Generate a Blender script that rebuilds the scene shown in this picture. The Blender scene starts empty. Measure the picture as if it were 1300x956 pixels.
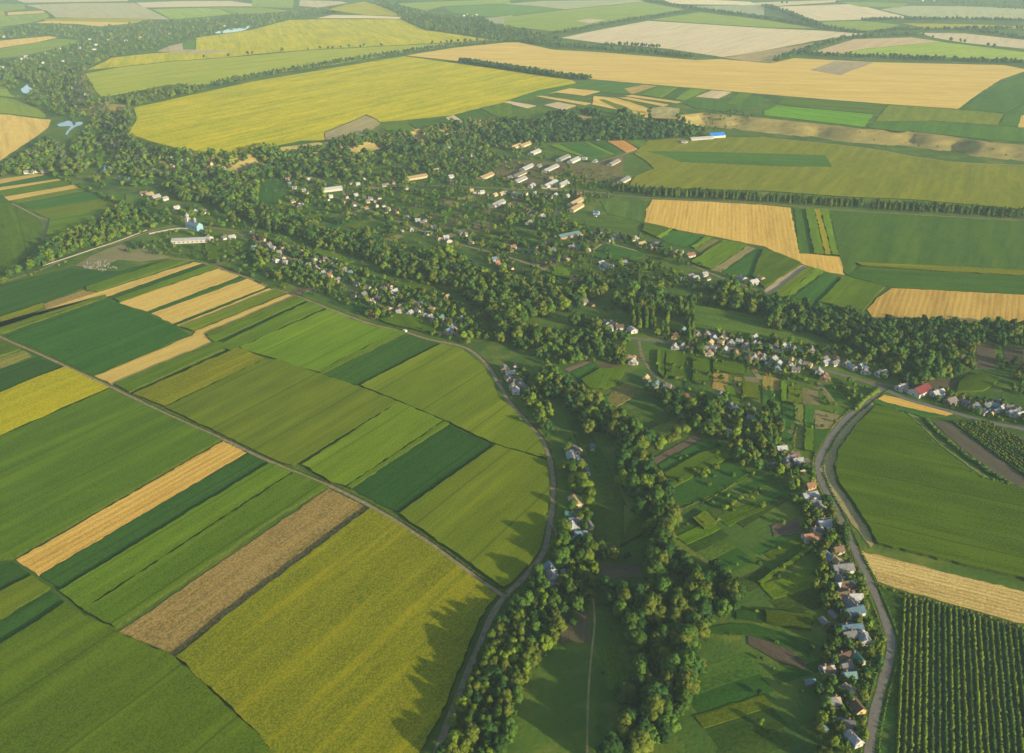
import bpy, math, random
import numpy as np
from mathutils import Vector
R = math.radians
rng = np.random.default_rng(7)
random.seed(7)
sc = bpy.context.scene
COL = sc.collection

# ---------------------------------------------------------------- survey: photo point -> ground point
F, CX, CY, PITCH, H = 1080.0, 650.0, 478.0, R(27.74), 350.0
PL = 18.0                      # height of the plateau above the valley
sp_, cp_ = math.sin(PITCH), math.cos(PITCH)
TILE = {}
for r_, y0 in (('A', 0), ('B', 210), ('C', 420)):
    for i_, x0 in enumerate((0, 320, 640, 970)):
        TILE[r_ + str(i_)] = (x0, y0, 1300 / 330)
for i_, x0 in enumerate((0, 320, 620, 950)):
    TILE['D' + str(i_)] = (x0, 630, 1300 / 350)
TILE['P'] = (0, 0, 1.0)
TILE['R4'] = (840, 400, 6.5)
TILE['R5'] = (560, 170, 6.5)
TILE['R6'] = (160, 170, 1300 / 240)
TILE['R7'] = (400, 280, 1300 / 240)
TILE['R8'] = (640, 300, 1300 / 240)

def topx(tile, pts):
    x0, y0, s = TILE[tile]
    return [(x0 + x / s, y0 + y / s) for x, y in pts]

def ray(px, py):
    X, Y = (px - CX) / F, -(py - CY) / F
    return X, cp_ + Y * sp_, -sp_ + Y * cp_

def inpoly(x, y, poly):
    """x, y arrays; poly list of points"""
    x = np.atleast_1d(np.asarray(x, float)); y = np.atleast_1d(np.asarray(y, float))
    p = np.asarray(poly, float); c = np.zeros(x.shape, bool)
    j = len(p) - 1
    for i in range(len(p)):
        xi, yi = p[i]; xj, yj = p[j]
        if yi != yj:
            c ^= ((yi > y) != (yj > y)) & (x < (xj - xi) * (y - yi) / (yj - yi) + xi)
        j = i
    return c

PLATEAU_PX = [(163, 168), (180, 185), (215, 196), (290, 199), (330, 191), (400, 181), (440, 179), (455, 173), (462, 160), (468, 160),
              (482, 168), (560, 158), (640, 151), (720, 150), (800, 151), (818, 145), (835, 141), (850, 147), (894, 143), (970, 150),
              (1066, 160), (1097, 164), (1153, 166), (1200, 172), (1254, 180), (1300, 184), (1400, 195), (1600, 215), (1700, 90), (1700, -25), (520, -25),
              (480, 5), (400, 22), (365, 26), (320, 38), (250, 50), (200, 66), (140, 72), (112, 85), (108, 95), (122, 130), (165, 134), (172, 150)]

def at(px, py, z=None):
    if z is None:
        z = PL if inpoly(px, py, PLATEAU_PX)[0] else 0.0
    dx, dy, dz = ray(px, py)
    t = (H - z) / -dz
    return (dx * t, dy * t)

def W(tile, pts, z=None):
    return [at(x, y, z) for x, y in topx(tile, pts)]

RING = np.array([at(x, y, PL) for x, y in PLATEAU_PX])

def segdist(x, y, poly, closed=True):
    x = np.asarray(x, float); y = np.asarray(y, float)
    p = np.asarray(poly, float); n = len(p); d = np.full(x.shape, 1e18)
    for i in range(n if closed else n - 1):
        a, b = p[i], p[(i + 1) % n]; ab = b - a; L = ab @ ab + 1e-12
        t = np.clip(((x - a[0]) * ab[0] + (y - a[1]) * ab[1]) / L, 0, 1)
        d = np.minimum(d, (x - a[0] - t * ab[0]) ** 2 + (y - a[1] - t * ab[1]) ** 2)
    return np.sqrt(d)

SLOPE = 48.0
def ground_z(x, y):
    x = np.atleast_1d(np.asarray(x, float)); y = np.atleast_1d(np.asarray(y, float))
    z = np.where(inpoly(x, y, RING), PL, 0.0)
    m = (z == 0)
    if m.any():
        d = segdist(x[m], y[m], RING)
        z[m] = PL * np.clip(1 - d / SLOPE, 0, 1)
    return z

def project(x, y, z=0.0):
    """world -> photo pixel, depth"""
    dz = z - H
    depth = y * cp_ - dz * sp_
    up = y * sp_ + dz * cp_
    return CX + F * x / depth, CY - F * up / depth, depth

# ---------------------------------------------------------------- helpers
def tag(o, label=None, cat=None, group=None, kind=None):
    if label: o['label'] = label
    if cat: o['category'] = cat
    if group: o['group'] = group
    if kind: o['kind'] = kind
    return o

def mesh_np(name, V, Fc, mat, parent=None, loc=None, smooth=False):
    """Fc: list of faces, or (n,k) int array"""
    me = bpy.data.meshes.new(name)
    if isinstance(Fc, np.ndarray):
        V = np.asarray(V, np.float32); n, k = Fc.shape
        me.vertices.add(len(V)); me.vertices.foreach_set('co', V.ravel())
        me.loops.add(n * k); me.loops.foreach_set('vertex_index', Fc.astype(np.int32).ravel())
        me.polygons.add(n); me.polygons.foreach_set('loop_start', np.arange(0, n * k, k, dtype=np.int32))
        me.update(calc_edges=True)
    else:
        me.from_pydata([tuple(map(float, v)) for v in V], [], Fc); me.update()
    if isinstance(mat, (list, tuple)):
        for m in mat: me.materials.append(m)
    elif mat: me.materials.append(mat)
    o = bpy.data.objects.new(name, me); COL.objects.link(o)
    if parent: o.parent = parent
    if loc: o.location = loc
    return o

def empty(name, loc, rz=0.0):
    o = bpy.data.objects.new(name, None); COL.objects.link(o)
    o.location = loc; o.rotation_euler = (0, 0, rz); o.empty_display_size = 1.0
    return o

class MB:
    def __init__(s): s.v, s.f = [], []
    def box(s, x0, x1, y0, y1, z0, z1):
        n = len(s.v)
        s.v += [(x0, y0, z0), (x1, y0, z0), (x1, y1, z0), (x0, y1, z0), (x0, y0, z1), (x1, y0, z1), (x1, y1, z1), (x0, y1, z1)]
        s.f += [(n, n+3, n+2, n+1), (n+4, n+5, n+6, n+7), (n, n+1, n+5, n+4), (n+1, n+2, n+6, n+5), (n+2, n+3, n+7, n+6), (n+3, n, n+4, n+7)]
        return s
    def add(s, v, f):
        n = len(s.v); s.v += list(v); s.f += [tuple(i + n for i in q) for q in f]; return s
    def lathe(s, cx, cy, prof, k=10):
        n = len(s.v)
        for r, z in prof:
            for i in range(k):
                a = 2 * math.pi * i / k; s.v.append((cx + r * math.cos(a), cy + r * math.sin(a), z))
        for j in range(len(prof) - 1):
            for i in range(k):
                a, b = n + j * k + i, n + j * k + (i + 1) % k
                s.f.append((a, b, b + k, a + k))
        s.f.append(tuple(n + (len(prof) - 1) * k + i for i in range(k)))
        s.f.append(tuple(n + i for i in reversed(range(k))))
        return s
    def build(s, name, mat, parent=None, loc=None): return mesh_np(name, s.v, s.f, mat, parent, loc)

# ---------------------------------------------------------------- materials
def new_mat(name):
    m = bpy.data.materials.new(name); m.use_nodes = True
    nt = m.node_tree; nt.nodes.clear()
    out = nt.nodes.new('ShaderNodeOutputMaterial'); b = nt.nodes.new('ShaderNodeBsdfPrincipled')
    nt.links.new(b.outputs[0], out.inputs[0]); b.inputs['Roughness'].default_value = 0.9
    b.inputs['Specular IOR Level'].default_value = 0.04
    return m, nt, b

class N:
    """small node helper"""
    def __init__(s, nt): s.nt = nt
    def mk(s, t, **kw):
        n = s.nt.nodes.new(t)
        for k, v in kw.items(): setattr(n, k, v)
        return n
    def link(s, a, b): s.nt.links.new(a, b)
    def inp(s, sock, v):
        if hasattr(v, 'is_output') or hasattr(v, 'links'): s.link(v, sock)
        else: sock.default_value = v
    def math(s, op, a, b=0.0, c=0.0):
        n = s.mk('ShaderNodeMath', operation=op); s.inp(n.inputs[0], a); s.inp(n.inputs[1], b); s.inp(n.inputs[2], c); return n.outputs[0]
    def vmul(s, v, k):
        n = s.mk('ShaderNodeVectorMath', operation='MULTIPLY'); s.link(v, n.inputs[0]); n.inputs[1].default_value = k; return n.outputs[0]
    def vadd(s, a, b):
        n = s.mk('ShaderNodeVectorMath', operation='ADD'); s.link(a, n.inputs[0]); s.link(b, n.inputs[1]); return n.outputs[0]
    def noise(s, v, scale, detail=3.0, rough=0.55):
        n = s.mk('ShaderNodeTexNoise'); s.link(v, n.inputs['Vector']); n.inputs['Scale'].default_value = scale
        n.inputs['Detail'].default_value = detail; n.inputs['Roughness'].default_value = rough; return n.outputs['Fac']
    def ramp(s, f, lo, hi, a=0.0, b=1.0):
        n = s.mk('ShaderNodeMapRange'); s.link(f, n.inputs[0]); n.inputs[1].default_value = lo; n.inputs[2].default_value = hi
        n.inputs[3].default_value = a; n.inputs[4].default_value = b; return n.outputs[0]
    def mix(s, f, a, b, mode='MIX'):
        n = s.mk('ShaderNodeMix', data_type='RGBA', blend_type=mode)
        s.inp(n.inputs[0], f)
        s.inp(n.inputs[6], a if not isinstance(a, tuple) else (*a, 1)); s.inp(n.inputs[7], b if not isinstance(b, tuple) else (*b, 1))
        return n.outputs[2]
    def bump(s, h, dist, strength, bsdf):
        n = s.mk('ShaderNodeBump'); s.link(h, n.inputs['Height']); n.inputs['Distance'].default_value = dist
        n.inputs['Strength'].default_value = strength; s.link(n.outputs[0], bsdf.inputs['Normal'])

def crop_mat(name, base, alt, speck, patch=0.6, speck_amt=0.5, streak=0.5, rowp=0.0, rowdepth=0.0, grain=1.6, bump=0.6, tram=0.0):
    m, nt, b = new_mat(name); n = N(nt)
    tc = n.mk('ShaderNodeTexCoord'); oi = n.mk('ShaderNodeObjectInfo')
    cmb = n.mk('ShaderNodeCombineXYZ'); r = n.math('MULTIPLY', oi.outputs['Random'], 900.0)
    n.link(r, cmb.inputs[0]); n.link(r, cmb.inputs[1])
    v = n.vadd(tc.outputs['Object'], cmb.outputs[0])
    big = n.noise(n.vmul(v, (0.4, 1.0, 1.0)), 0.018, 4.0)
    med = n.noise(n.vmul(v, (0.35, 1.0, 1.0)), 0.09, 3.0)
    strk = n.noise(n.vmul(v, (0.02, 0.55, 1.0)), 1.0, 2.0)
    band = n.noise(n.vmul(v, (0.004, 0.075, 1.0)), 1.0, 3.0, .6)
    fine = n.noise(n.vmul(v, (0.8, 1.0, 1.0)), 1.5 / grain, 3.0, 0.75)
    c = n.mix(n.ramp(big, 0.36, 0.64), base, alt)
    k = n.math('MULTIPLY', n.ramp(med, 0.3, 0.7), patch)
    c = n.mix(k, c, tuple(x * 0.58 for x in base))
    c = n.mix(n.math('MULTIPLY', n.ramp(strk, 0.35, 0.65), streak), c, alt)
    c = n.mix(n.ramp(band, 0.52, 0.66, 0, 0.35), c, tuple(x * 0.55 for x in base)); c = n.mix(n.ramp(band, 0.47, 0.36, 0, 0.35), c, speck)
    spk = n.math('MULTIPLY', n.ramp(fine, 0.45, 0.62), speck_amt)
    c = n.mix(spk, c, speck)
    c = n.mix(n.ramp(fine, 0.5, 0.25, 0.0, 0.55), c, tuple(x * 0.35 for x in base))
    h = fine
    if rowp > 0:
        sx = n.mk('ShaderNodeSeparateXYZ'); n.link(v, sx.inputs[0])
        yy = n.math('ADD', sx.outputs[1], n.math('MULTIPLY', n.noise(v, .12, 3.0), 2.2))
        s_ = n.math('SINE', n.math('MULTIPLY', yy, 2 * math.pi / rowp))
        rr = n.ramp(s_, -0.6, 0.9)
        brk = n.ramp(n.noise(n.vmul(v, (0.10, 0.5, 1.0)), 1.0, 3.0, .7), .35, .65)
        c = n.mix(n.math('MULTIPLY', n.math('MULTIPLY', rr, brk), rowdepth), c, tuple(x * 0.45 for x in base))
        h = n.math('SUBTRACT', fine, n.math('MULTIPLY', rr, 0.5))
    if tram > 0:
        sx2 = n.mk('ShaderNodeSeparateXYZ'); n.link(v, sx2.inputs[0])
        w = n.math('PINGPONG', n.math('ADD', sx2.outputs[1], n.math('MULTIPLY', n.noise(v, 0.02, 1.0), 3.0)), tram)
        line = n.ramp(w, 0.3, 1.3, 0.5, 0.0)
        c = n.mix(line, c, tuple(x * 0.5 for x in base))
    c = n.mix(1.0, c, oi.outputs['Color'], 'MULTIPLY')
    n.link(c, b.inputs['Base Color']); n.bump(h, bump, 0.45, b)
    return m

def plain(name, col, rough=0.8, var=0.25, scale=0.6, metal=0.0, world=True, bumpd=0.02):
    m, nt, b = new_mat(name); n = N(nt)
    tc = n.mk('ShaderNodeTexCoord'); f = n.noise(tc.outputs['Object'], scale, 4.0, 0.65)
    c = n.mix(n.ramp(f, 0.3, 0.7), tuple(x * (1 + var * .5) for x in col), tuple(x * (1 - var) for x in col))
    oi = n.mk('ShaderNodeObjectInfo')
    rv = n.ramp(oi.outputs['Random'], 0, 1, 0.82, 1.12)
    hs = n.mk('ShaderNodeHueSaturation'); n.link(rv, hs.inputs['Value']); n.link(c, hs.inputs['Color'])
    n.link(hs.outputs[0], b.inputs['Base Color']); b.inputs['Roughness'].default_value = rough; b.inputs['Metallic'].default_value = metal
    n.bump(f, bumpd, 0.5, b)
    return m

def roof_mat(name, col, rough=0.6, period=1.0):
    m, nt, b = new_mat(name); n = N(nt)
    tc = n.mk('ShaderNodeTexCoord'); v = tc.outputs['Object']
    f = n.noise(v, 0.5, 4.0, 0.7)
    w = n.mk('ShaderNodeTexWave'); n.link(v, w.inputs['Vector']); w.inputs['Scale'].default_value = 1.2 / period; w.bands_direction = 'X'
    c = n.mix(n.ramp(f, 0.35, 0.7), col, tuple(x * 0.55 for x in col))
    c = n.mix(n.math('MULTIPLY', w.outputs['Fac'], 0.25), c, tuple(x * 0.6 for x in col))
    oi = n.mk('ShaderNodeObjectInfo'); rv = n.ramp(oi.outputs['Random'], 0, 1, 0.75, 1.2)
    hs = n.mk('ShaderNodeHueSaturation'); n.link(rv, hs.inputs['Value']); n.link(c, hs.inputs['Color'])
    n.link(hs.outputs[0], b.inputs['Base Color']); b.inputs['Roughness'].default_value = rough
    n.bump(w.outputs['Fac'], 0.04, 0.5, b)
    return m

def leaf_mat(name, mass):
    m, nt, b = new_mat(name); n = N(nt)
    tc = n.mk('ShaderNodeTexCoord'); geo = n.mk('ShaderNodeNewGeometry')
    f = n.noise(geo.outputs['Position'], 0.9, 3.0, 0.75)
    if mass:
        a = n.mk('ShaderNodeAttribute', attribute_name='tint'); tint = a.outputs['Color']
    else:
        tint = n.mk('ShaderNodeObjectInfo').outputs['Color']
    c = n.mix(n.ramp(f, 0.3, 0.7), tint, n.mix(1.0, tint, (0.50, 0.56, 0.62), 'MULTIPLY'))
    n.link(c, b.inputs['Base Color']); b.inputs['Roughness'].default_value = 0.75
    n.bump(f, 0.5, 0.6, b)
    return m

M = {}
def mats():
    M['leaf'] = leaf_mat('foliage', False); M['leafmass'] = leaf_mat('foliage_mass', True)
    M['bark'] = plain('bark', (0.09, 0.07, 0.05))
    M['sunflower'] = crop_mat('sunflower', (0.085, 0.130, 0.004), (0.15, 0.17, 0.004), (0.34, 0.30, 0.004), .5, .5, .45, 0, 0, 1.2, .8, 0)
    M['sunyellow'] = crop_mat('sunflower_bloom', (0.25, 0.26, 0.005), (0.38, 0.34, 0.004), (0.52, 0.43, 0.004), .35, .5, .3, 0, 0, 1.8, .6)
    M['sungreen'] = crop_mat('sunflower_green', (0.066, 0.115, 0.004), (0.105, 0.150, 0.004), (0.18, 0.21, 0.008), .6, .45, .4, 0, 0, 1.4, .8, 26.0)
    M['corn'] = crop_mat('corn', (0.046, 0.105, 0.003), (0.082, 0.150, 0.003), (0.14, 0.21, 0.006), .8, .5, .4, 0, 0, 1.6, .9, 30)
    M['soy'] = crop_mat('soy', (0.020, 0.078, 0.010), (0.038, 0.104, 0.012), (0.055, 0.125, 0.012), .35, .3, .5, 0, 0, 2.5, .25, 24)
    M['grass'] = crop_mat('meadow', (0.036, 0.092, 0.010), (0.070, 0.13, 0.010), (0.12, 0.16, 0.03), .8, .35, .3, 0, 0, 3.0, .4)
    M['wheat'] = crop_mat('grain', (0.47, 0.31, 0.065), (0.58, 0.41, 0.10), (0.68, 0.51, 0.15), .5, .35, .9, 5.5, .12, 1.4, .3)
    M['windrow'] = crop_mat('stubble', (0.40, 0.28, 0.075), (0.50, 0.36, 0.11), (0.70, 0.55, 0.22), .4, .5, .5, 3.4, .55, 1.6, .5)
    M['pale'] = crop_mat('pale_stubble', (0.50, 0.40, 0.24), (0.56, 0.46, 0.26), (0.6, 0.5, 0.3), .3, .2, .6, 0, 0, 6, .1)
    M['sunpatch'] = crop_mat('sunflower_plateau', (0.26, 0.32, 0.010), (0.56, 0.46, 0.004), (0.66, 0.52, 0.004), .7, .3, .5, 0, 0, 5, .3)
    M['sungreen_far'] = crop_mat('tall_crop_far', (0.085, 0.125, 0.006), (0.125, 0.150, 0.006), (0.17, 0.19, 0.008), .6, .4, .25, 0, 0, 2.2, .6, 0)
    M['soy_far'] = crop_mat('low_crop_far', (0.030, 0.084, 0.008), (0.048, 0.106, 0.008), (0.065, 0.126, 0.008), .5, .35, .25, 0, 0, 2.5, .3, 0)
    M['palegreen'] = crop_mat('pale_green', (0.19, 0.31, 0.035), (0.30, 0.38, 0.035), (0.34, 0.40, 0.04), .4, .3, .5, 0, 0, 4, .3)
    M['brown'] = crop_mat('weedy_stubble', (0.15, 0.125, 0.03), (0.28, 0.19, 0.06), (0.38, 0.27, 0.08), .9, .7, .9, 0, 0, 1.9, .8)
    M['stalks'] = plain('crop_stalks', (0.045, 0.070, 0.008), .9, .5, .5)
    M['strawside'] = plain('straw_stalks', (0.22, 0.16, 0.05), .9, .4, .5)
    M['soil'] = crop_mat('soil', (0.13, 0.105, 0.07), (0.18, 0.14, 0.09), (0.2, 0.16, 0.1), .5, .3, .4, 2, .2, 2, .2)
    M['tan'] = crop_mat('tan_ground', (0.30, 0.24, 0.14), (0.38, 0.29, 0.16), (0.42, 0.34, 0.2), .6, .4, .4, 0, 0, 2.5, .2)
    M['drygrass'] = crop_mat('dry_slope', (0.25, 0.21, 0.09), (0.38, 0.30, 0.12), (0.16, 0.19, 0.06), .8, .45, .1, 0, 0, 7, 1.0)
    M['dirt'] = plain('dirt_track', (0.22, 0.18, 0.11), .95, .4, .3)
    M['asphalt'] = plain('worn_asphalt', (0.155, 0.145, 0.125), .9, .25, .4)
    M['wallw'] = plain('whitewash', (0.40, 0.385, 0.35), .85, .15, .5)
    M['wallc'] = plain('cream_plaster', (0.38, 0.32, 0.21), .85, .15, .5)
    M['wally'] = plain('yellow_plaster', (0.38, 0.29, 0.14), .85, .15, .5)
    M['wallb'] = plain('brick', (0.27, 0.17, 0.11), .9, .25, 1.5)
    M['wallu'] = plain('blue_paint', (0.17, 0.32, 0.38), .85, .15, .5)
    M['glass'] = plain('window_glass', (0.05, 0.07, 0.09), .15, .2, .5)
    M['door'] = plain('door_wood', (0.20, 0.11, 0.06), .6, .2, 2)
    M['stone'] = plain('grave_stone', (0.30, 0.29, 0.27), .9, .3, 2)
    M['conc'] = plain('concrete', (0.24, 0.235, 0.21), .9, .3, .5)
    M['gold'] = plain('gilded', (0.8, 0.55, 0.15), .3, .1, 1, 1.0)
    M['rubber'] = plain('rubber', (0.03, 0.03, 0.03))
    M['van'] = plain('van_paint', (0.75, 0.72, 0.68), .35, .05, 1)
    for k, c, r in (('s', (0.17, 0.18, 0.185), .7), ('w', (0.32, 0.34, 0.35), .5), ('b', (0.11, 0.19, 0.26), .5), ('t', (0.12, 0.22, 0.23), .5), ('r', (0.17, 0.045, 0.05), .55),
                    ('o', (0.27, 0.15, 0.09), .7), ('y', (0.36, 0.28, 0.15), .7), ('n', (0.14, 0.10, 0.07), .75), ('g', (0.07, 0.19, 0.14), .5), ('B', (0.02, 0.22, 0.72), .4)):
        M['roof' + k] = roof_mat('roof_' + k, c, r)
    m, nt, b = new_mat('pond_water'); n = N(nt)
    b.inputs['Base Color'].default_value = (0.05, 0.09, 0.09, 1); b.inputs['Roughness'].default_value = 0.06; b.inputs['Specular IOR Level'].default_value = 0.6
    tc = n.mk('ShaderNodeTexCoord'); n.bump(n.noise(tc.outputs['Object'], .3, 3), .02, .3, b)
    M['water'] = m
    # valley floor: meadows, trodden patches
    m, nt, b = new_mat('valley_floor'); n = N(nt)
    geo = n.mk('ShaderNodeNewGeometry'); v = geo.outputs['Position']
    big = n.noise(v, .006, 5); med = n.noise(v, .03, 4, .6); fine = n.noise(v, .35, 4, .7)
    c = n.mix(n.ramp(big, .38, .62), (0.030, 0.086, 0.013), (0.070, 0.132, 0.011))
    c = n.mix(n.ramp(med, .5, .68, 0, .8), c, (0.15, 0.175, 0.026))
    c = n.mix(n.ramp(med, .45, .25, 0, .6), c, (0.020, 0.064, 0.026))
    c = n.mix(n.ramp(fine, .35, .7, 0, .4), c, (0.10, 0.13, 0.025))
    n.link(c, b.inputs['Base Color']); n.bump(fine, .8, .8, b); M['floor'] = m
mats()

# ---------------------------------------------------------------- roads (polylines, metre widths)
def smooth_line(P, step=8.0):
    P = [np.array(p, float) for p in P]; out = []
    Q = [2 * P[0] - P[1]] + P + [2 * P[-1] - P[-2]]
    for i in range(1, len(Q) - 2):
        a, b, c, d = Q[i - 1], Q[i], Q[i + 1], Q[i + 2]
        k = max(2, int(np.linalg.norm(c - b) / step))
        for j in range(k):
            t = j / k
            out.append(0.5 * ((2 * b) + (c - a) * t + (2 * a - 5 * b + 4 * c - d) * t * t + (3 * b - a - 3 * c + d) * t ** 3))
    out.append(P[-1]); return np.array(out)

ROADS = [
 # name, tile, width, mat, pts, label
 ('dirt_track', 'P', 2.6, 'dirt', [(-60, 398), (5, 430), (51, 450), (142, 492), (210, 525), (284, 558), (345, 587), (421, 618), (471, 643), (513, 668), (560, 700), (600, 730), (640, 757)], 'pale dirt track running between the striped crop fields'),
 ('village_track', 'P', 3.4, 'dirt', [(216, 328), (254, 333), (310, 351), (345, 366), (366, 372), (416, 391), (447, 403), (477, 413), (513, 421), (545, 431), (590, 441), (617, 462), (636, 492), (648, 512), (668, 535), (690, 562), (700, 595), (702, 632), (697, 670), (689, 703), (660, 738), (638, 760), (620, 790), (606, 825), (590, 862), (560, 940), (540, 1000)], 'winding dirt track between the crop fields and the village trees'),
 ('country_road', 'P', 4.5, 'asphalt', [(1122, 492), (1100, 510), (1079, 527), (1062, 545), (1050, 563), (1038, 590), (1046, 618), (1060, 645), (1075, 675), (1088, 705), (1103, 737), (1119, 775), (1131, 812), (1128, 840), (1119, 870), (1106, 930), (1100, 1010)], 'worn grey road curving past the big green field'),
 ('village_street', 'P', 5.0, 'asphalt', [(790, 428), (833, 433), (870, 436), (910, 439), (960, 450), (1010, 462), (1051, 471), (1084, 480), (1122, 493), (1148, 506), (1208, 523), (1250, 535), (1300, 545), (1380, 562)], 'asphalt village street lined with houses above the road fork'),
 ('dirt_path', 'P', 3.0, 'dirt', [(811, 433), (815, 452), (824, 468), (838, 482), (858, 492)], 'dirt lane dropping from the village street to the yellow-roofed cottage'),
 ('dirt_path', 'P', 3.5, 'dirt', [(1005, 447 + 100), (985, 560), (960, 547), (940, 540), (915, 530)], 'narrow lane among trees west of the curved road'),
 ('dirt_path', 'P', 3.5, 'dirt', [(1022, 582), (1034, 590)], 'short tan spur joining the curved road'),
 ('dirt_path', 'P', 1.1, 'drygrass', [(753, 760), (755, 790), (751, 830), (747, 880), (745, 960)], 'twin-rut grass path beside the brown clearing'),
 ('dirt_path', 'B0', 3.0, 'dirt', [(60, 190), (200, 262), (240, 275), (215, 375)], 'farm path between the meadow strips by the tree belt'),
 ('village_street', 'B0', 4.0, 'dirt', [(0, 590), (210, 520), (330, 465), (460, 420), (600, 385), (740, 335), (900, 300), (1120, 320), (1220, 350), (1330, 400), (1480, 480), (1700, 590), (1900, 700), (2060, 790), (2250, 850)], 'street through the left village past the cemetery wall'),
 ('farm_road', 'A2', 5.0, 'dirt', [(380, 840), (560, 785), (680, 745), (820, 695), (1100, 700), (1300, 685)], 'pale farm road between the barns and the olive meadow'),
 ('farm_road', 'A3', 4.5, 'tan', [(0, 688), (340, 722), (550, 748), (800, 792), (1000, 815), (1300, 828), (1500, 836)], 'sandy track along the foot of the dry bank'),
 ('farm_road', 'B2', 3.5, 'dirt', [(0, 120), (350, 125), (560, 150), (740, 163), (1300, 193), (1700, 225), (2200, 255), (2600, 275)], 'sandy road along the windbreak trees'),
 ('dirt_path', 'B2', 3.0, 'tan', [(425, 440), (500, 390), (560, 400), (665, 428)], 'pale bent path round the small green paddock'),
 ('dirt_path', 'B2', 3.5, 'dirt', [(940, 500), (1020, 535), (1080, 560), (1200, 600), (1300, 640)], 'lane under the garden strips'),
 ('village_street', 'P', 4.0, 'dirt', [(330, 213), (420, 232), (440, 250), (465, 265), (505, 281), (545, 297), (575, 308), (640, 325), (700, 345)], 'lane winding through the upper village'),
 ('village_street', 'P', 3.5, 'dirt', [(490, 237), (560, 236), (640, 240), (700, 242), (770, 245)], 'lane in front of the farm barns'),
 ('dirt_path', 'C3', 3.5, 'dirt', [(840, 235), (900, 200), (980, 160), (1000, 120)], 'track leading into the dark wood'),
 ('dirt_path', 'D2', 2.0, 'dirt', [(290, 120), (320, 175), (330, 240)], 'stub of a path beside the track-side cottages'),
 ('dirt_path', 'C3', 2.5, 'dirt', [(430, 237), (510, 255), (590, 268), (680, 282)], 'short lane below the grey-roofed yards'),
]
ROADLINES = []
def ribbon(name, P, w, mat, z0, label):
    n = len(P); T = np.gradient(P, axis=0); T /= np.linalg.norm(T, axis=1)[:, None] + 1e-9
    Nn = np.stack([-T[:, 1], T[:, 0]], 1)
    ww = w / 2 * (1 + 0.12 * np.sin(np.arange(n) * 1.7) + rng.normal(0, .05, n))
    L = P + Nn * ww[:, None]; Rr = P - Nn * ww[:, None]
    z = ground_z(P[:, 0], P[:, 1]) + z0
    V = np.concatenate([np.column_stack([L, z]), np.column_stack([Rr, z])])
    Fc = np.array([(i, i + n, i + n + 1, i + 1) for i in range(n - 1)])
    o = mesh_np(name, V, Fc, M[mat]); tag(o, label, 'road' if 'road' in name or 'street' in name else 'path', kind='structure'); return o
for i, (nm, tile, w, mat, pts, lab) in enumerate(ROADS):
    P = smooth_line(W(tile, pts)); ROADLINES.append((P, w))
    ribbon(nm, P, w, mat, 0.06 + 0.012 * i, lab)

# ---------------------------------------------------------------- fields
HT = dict(sunpatch=1.5, sunflower=1.8, sunyellow=1.8, sungreen=1.8, corn=1.9, soy=0.5, grass=0.10, wheat=0.45, windrow=0.2, pale=0.2, palegreen=0.6, brown=0.25, soil=0.08, tan=0.10, drygrass=.15)
NAME = dict(sunpatch='sunflower_field', sunflower='sunflower_field', sunyellow='sunflower_field', sungreen='sunflower_field', corn='corn_field', soy='crop_field', grass='meadow', wheat='grain_field',
            windrow='stubble_field', pale='stubble_field', palegreen='crop_field', brown='weedy_field', soil='ploughed_field', tan='bare_ground', drygrass='dry_meadow')
PHR = dict(sunpatch='vast yellow sunflower field', sunflower='yellow-green sunflower field', sunyellow='bright yellow sunflower field', sungreen='muted olive green field of tall crop', corn='lush green corn field', soy='smooth dark green crop field',
           grass='green meadow plot', wheat='golden grain field', windrow='golden stubble field with swath rows', pale='pale beige stubble field', palegreen='pale green crop field', brown='brown weedy stubble field',
           soil='bare brown soil plot', tan='tan trodden strip', drygrass='dry grass patch')
# zones: phrase, landmark phrase, landmark pixel
ZONES = dict(
 LS=('among the striped fields at the cemetery side', 'the cemetery', (125, 340)),
 LF=('in the big left patchwork', 'the dirt-track crossing by the pine belt', (636, 757)),
 LM=('on the meadow side beyond the left tree belt', 'the white cemetery wall', (150, 310)),
 PT=('on the high plateau', 'the blue-roofed barn', (909, 172)),
 FAR=('in the hazy far distance', 'the gully notch', (462, 165)),
 PS=('in the plateau patchwork of small strips', 'the blue-roofed barn', (909, 172)),
 RM=('east of the barns below the dry bank', 'the blue-roofed barn', (909, 172)),
 RS=('in the garden strips beside the golden field', 'the golden field corner', (826, 275)),
 RR=('beside the curved road', 'the road fork', (1122, 493)),
 VG=('in the village valley', 'the road fork', (1122, 493)),
)
FIELDS = []
def fd(zone, tile, typ, pts, tint=1.0, col=None):
    FIELDS.append((zone, tile, typ, pts, tint, col))

# --- striped fields, upper left (tile B0)
fd('LS','B0','soy',[(-200,640),(0,598),(200,552),(345,515),(590,532),(850,466),(425,612),(225,692),(0,762),(-200,830)],.95)
fd('LS','B0','corn',[(432,612),(850,478),(945,482),(480,636),(436,630)],1.1)
fd('LS','B0','sunflower',[(-200,835),(0,766),(218,696),(224,712),(0,798),(-200,870)],1.0)
fd('LS','B0','brown',[(222,694),(428,622),(496,640),(240,716)],1.1)
fd('LS','B0','wheat',[(-200,872),(0,802),(240,717),(480,640),(968,486),(1003,492),(528,660),(0,838),(-200,910)],1.0)
fd('LS','B0','soy',[(530,662),(1005,495),(1050,503),(568,673)],.9)
fd('LS','B0','corn',[(570,674),(1052,504),(1088,516),(595,688)],1.15)
fd('LS','B0','wheat',[(595,690),(1090,518),(1203,555),(733,732)],1.0)
fd('LS','B0','soy',[(737,732),(1206,556),(1238,566),(757,741)],1.1)
fd('LS','B0','wheat',[(757,743),(1240,568),(1346,606),(864,794)],1.0)
fd('LS','B0','soy',[(866,795),(1348,607),(1354,612),(880,803)],.8)
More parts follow.
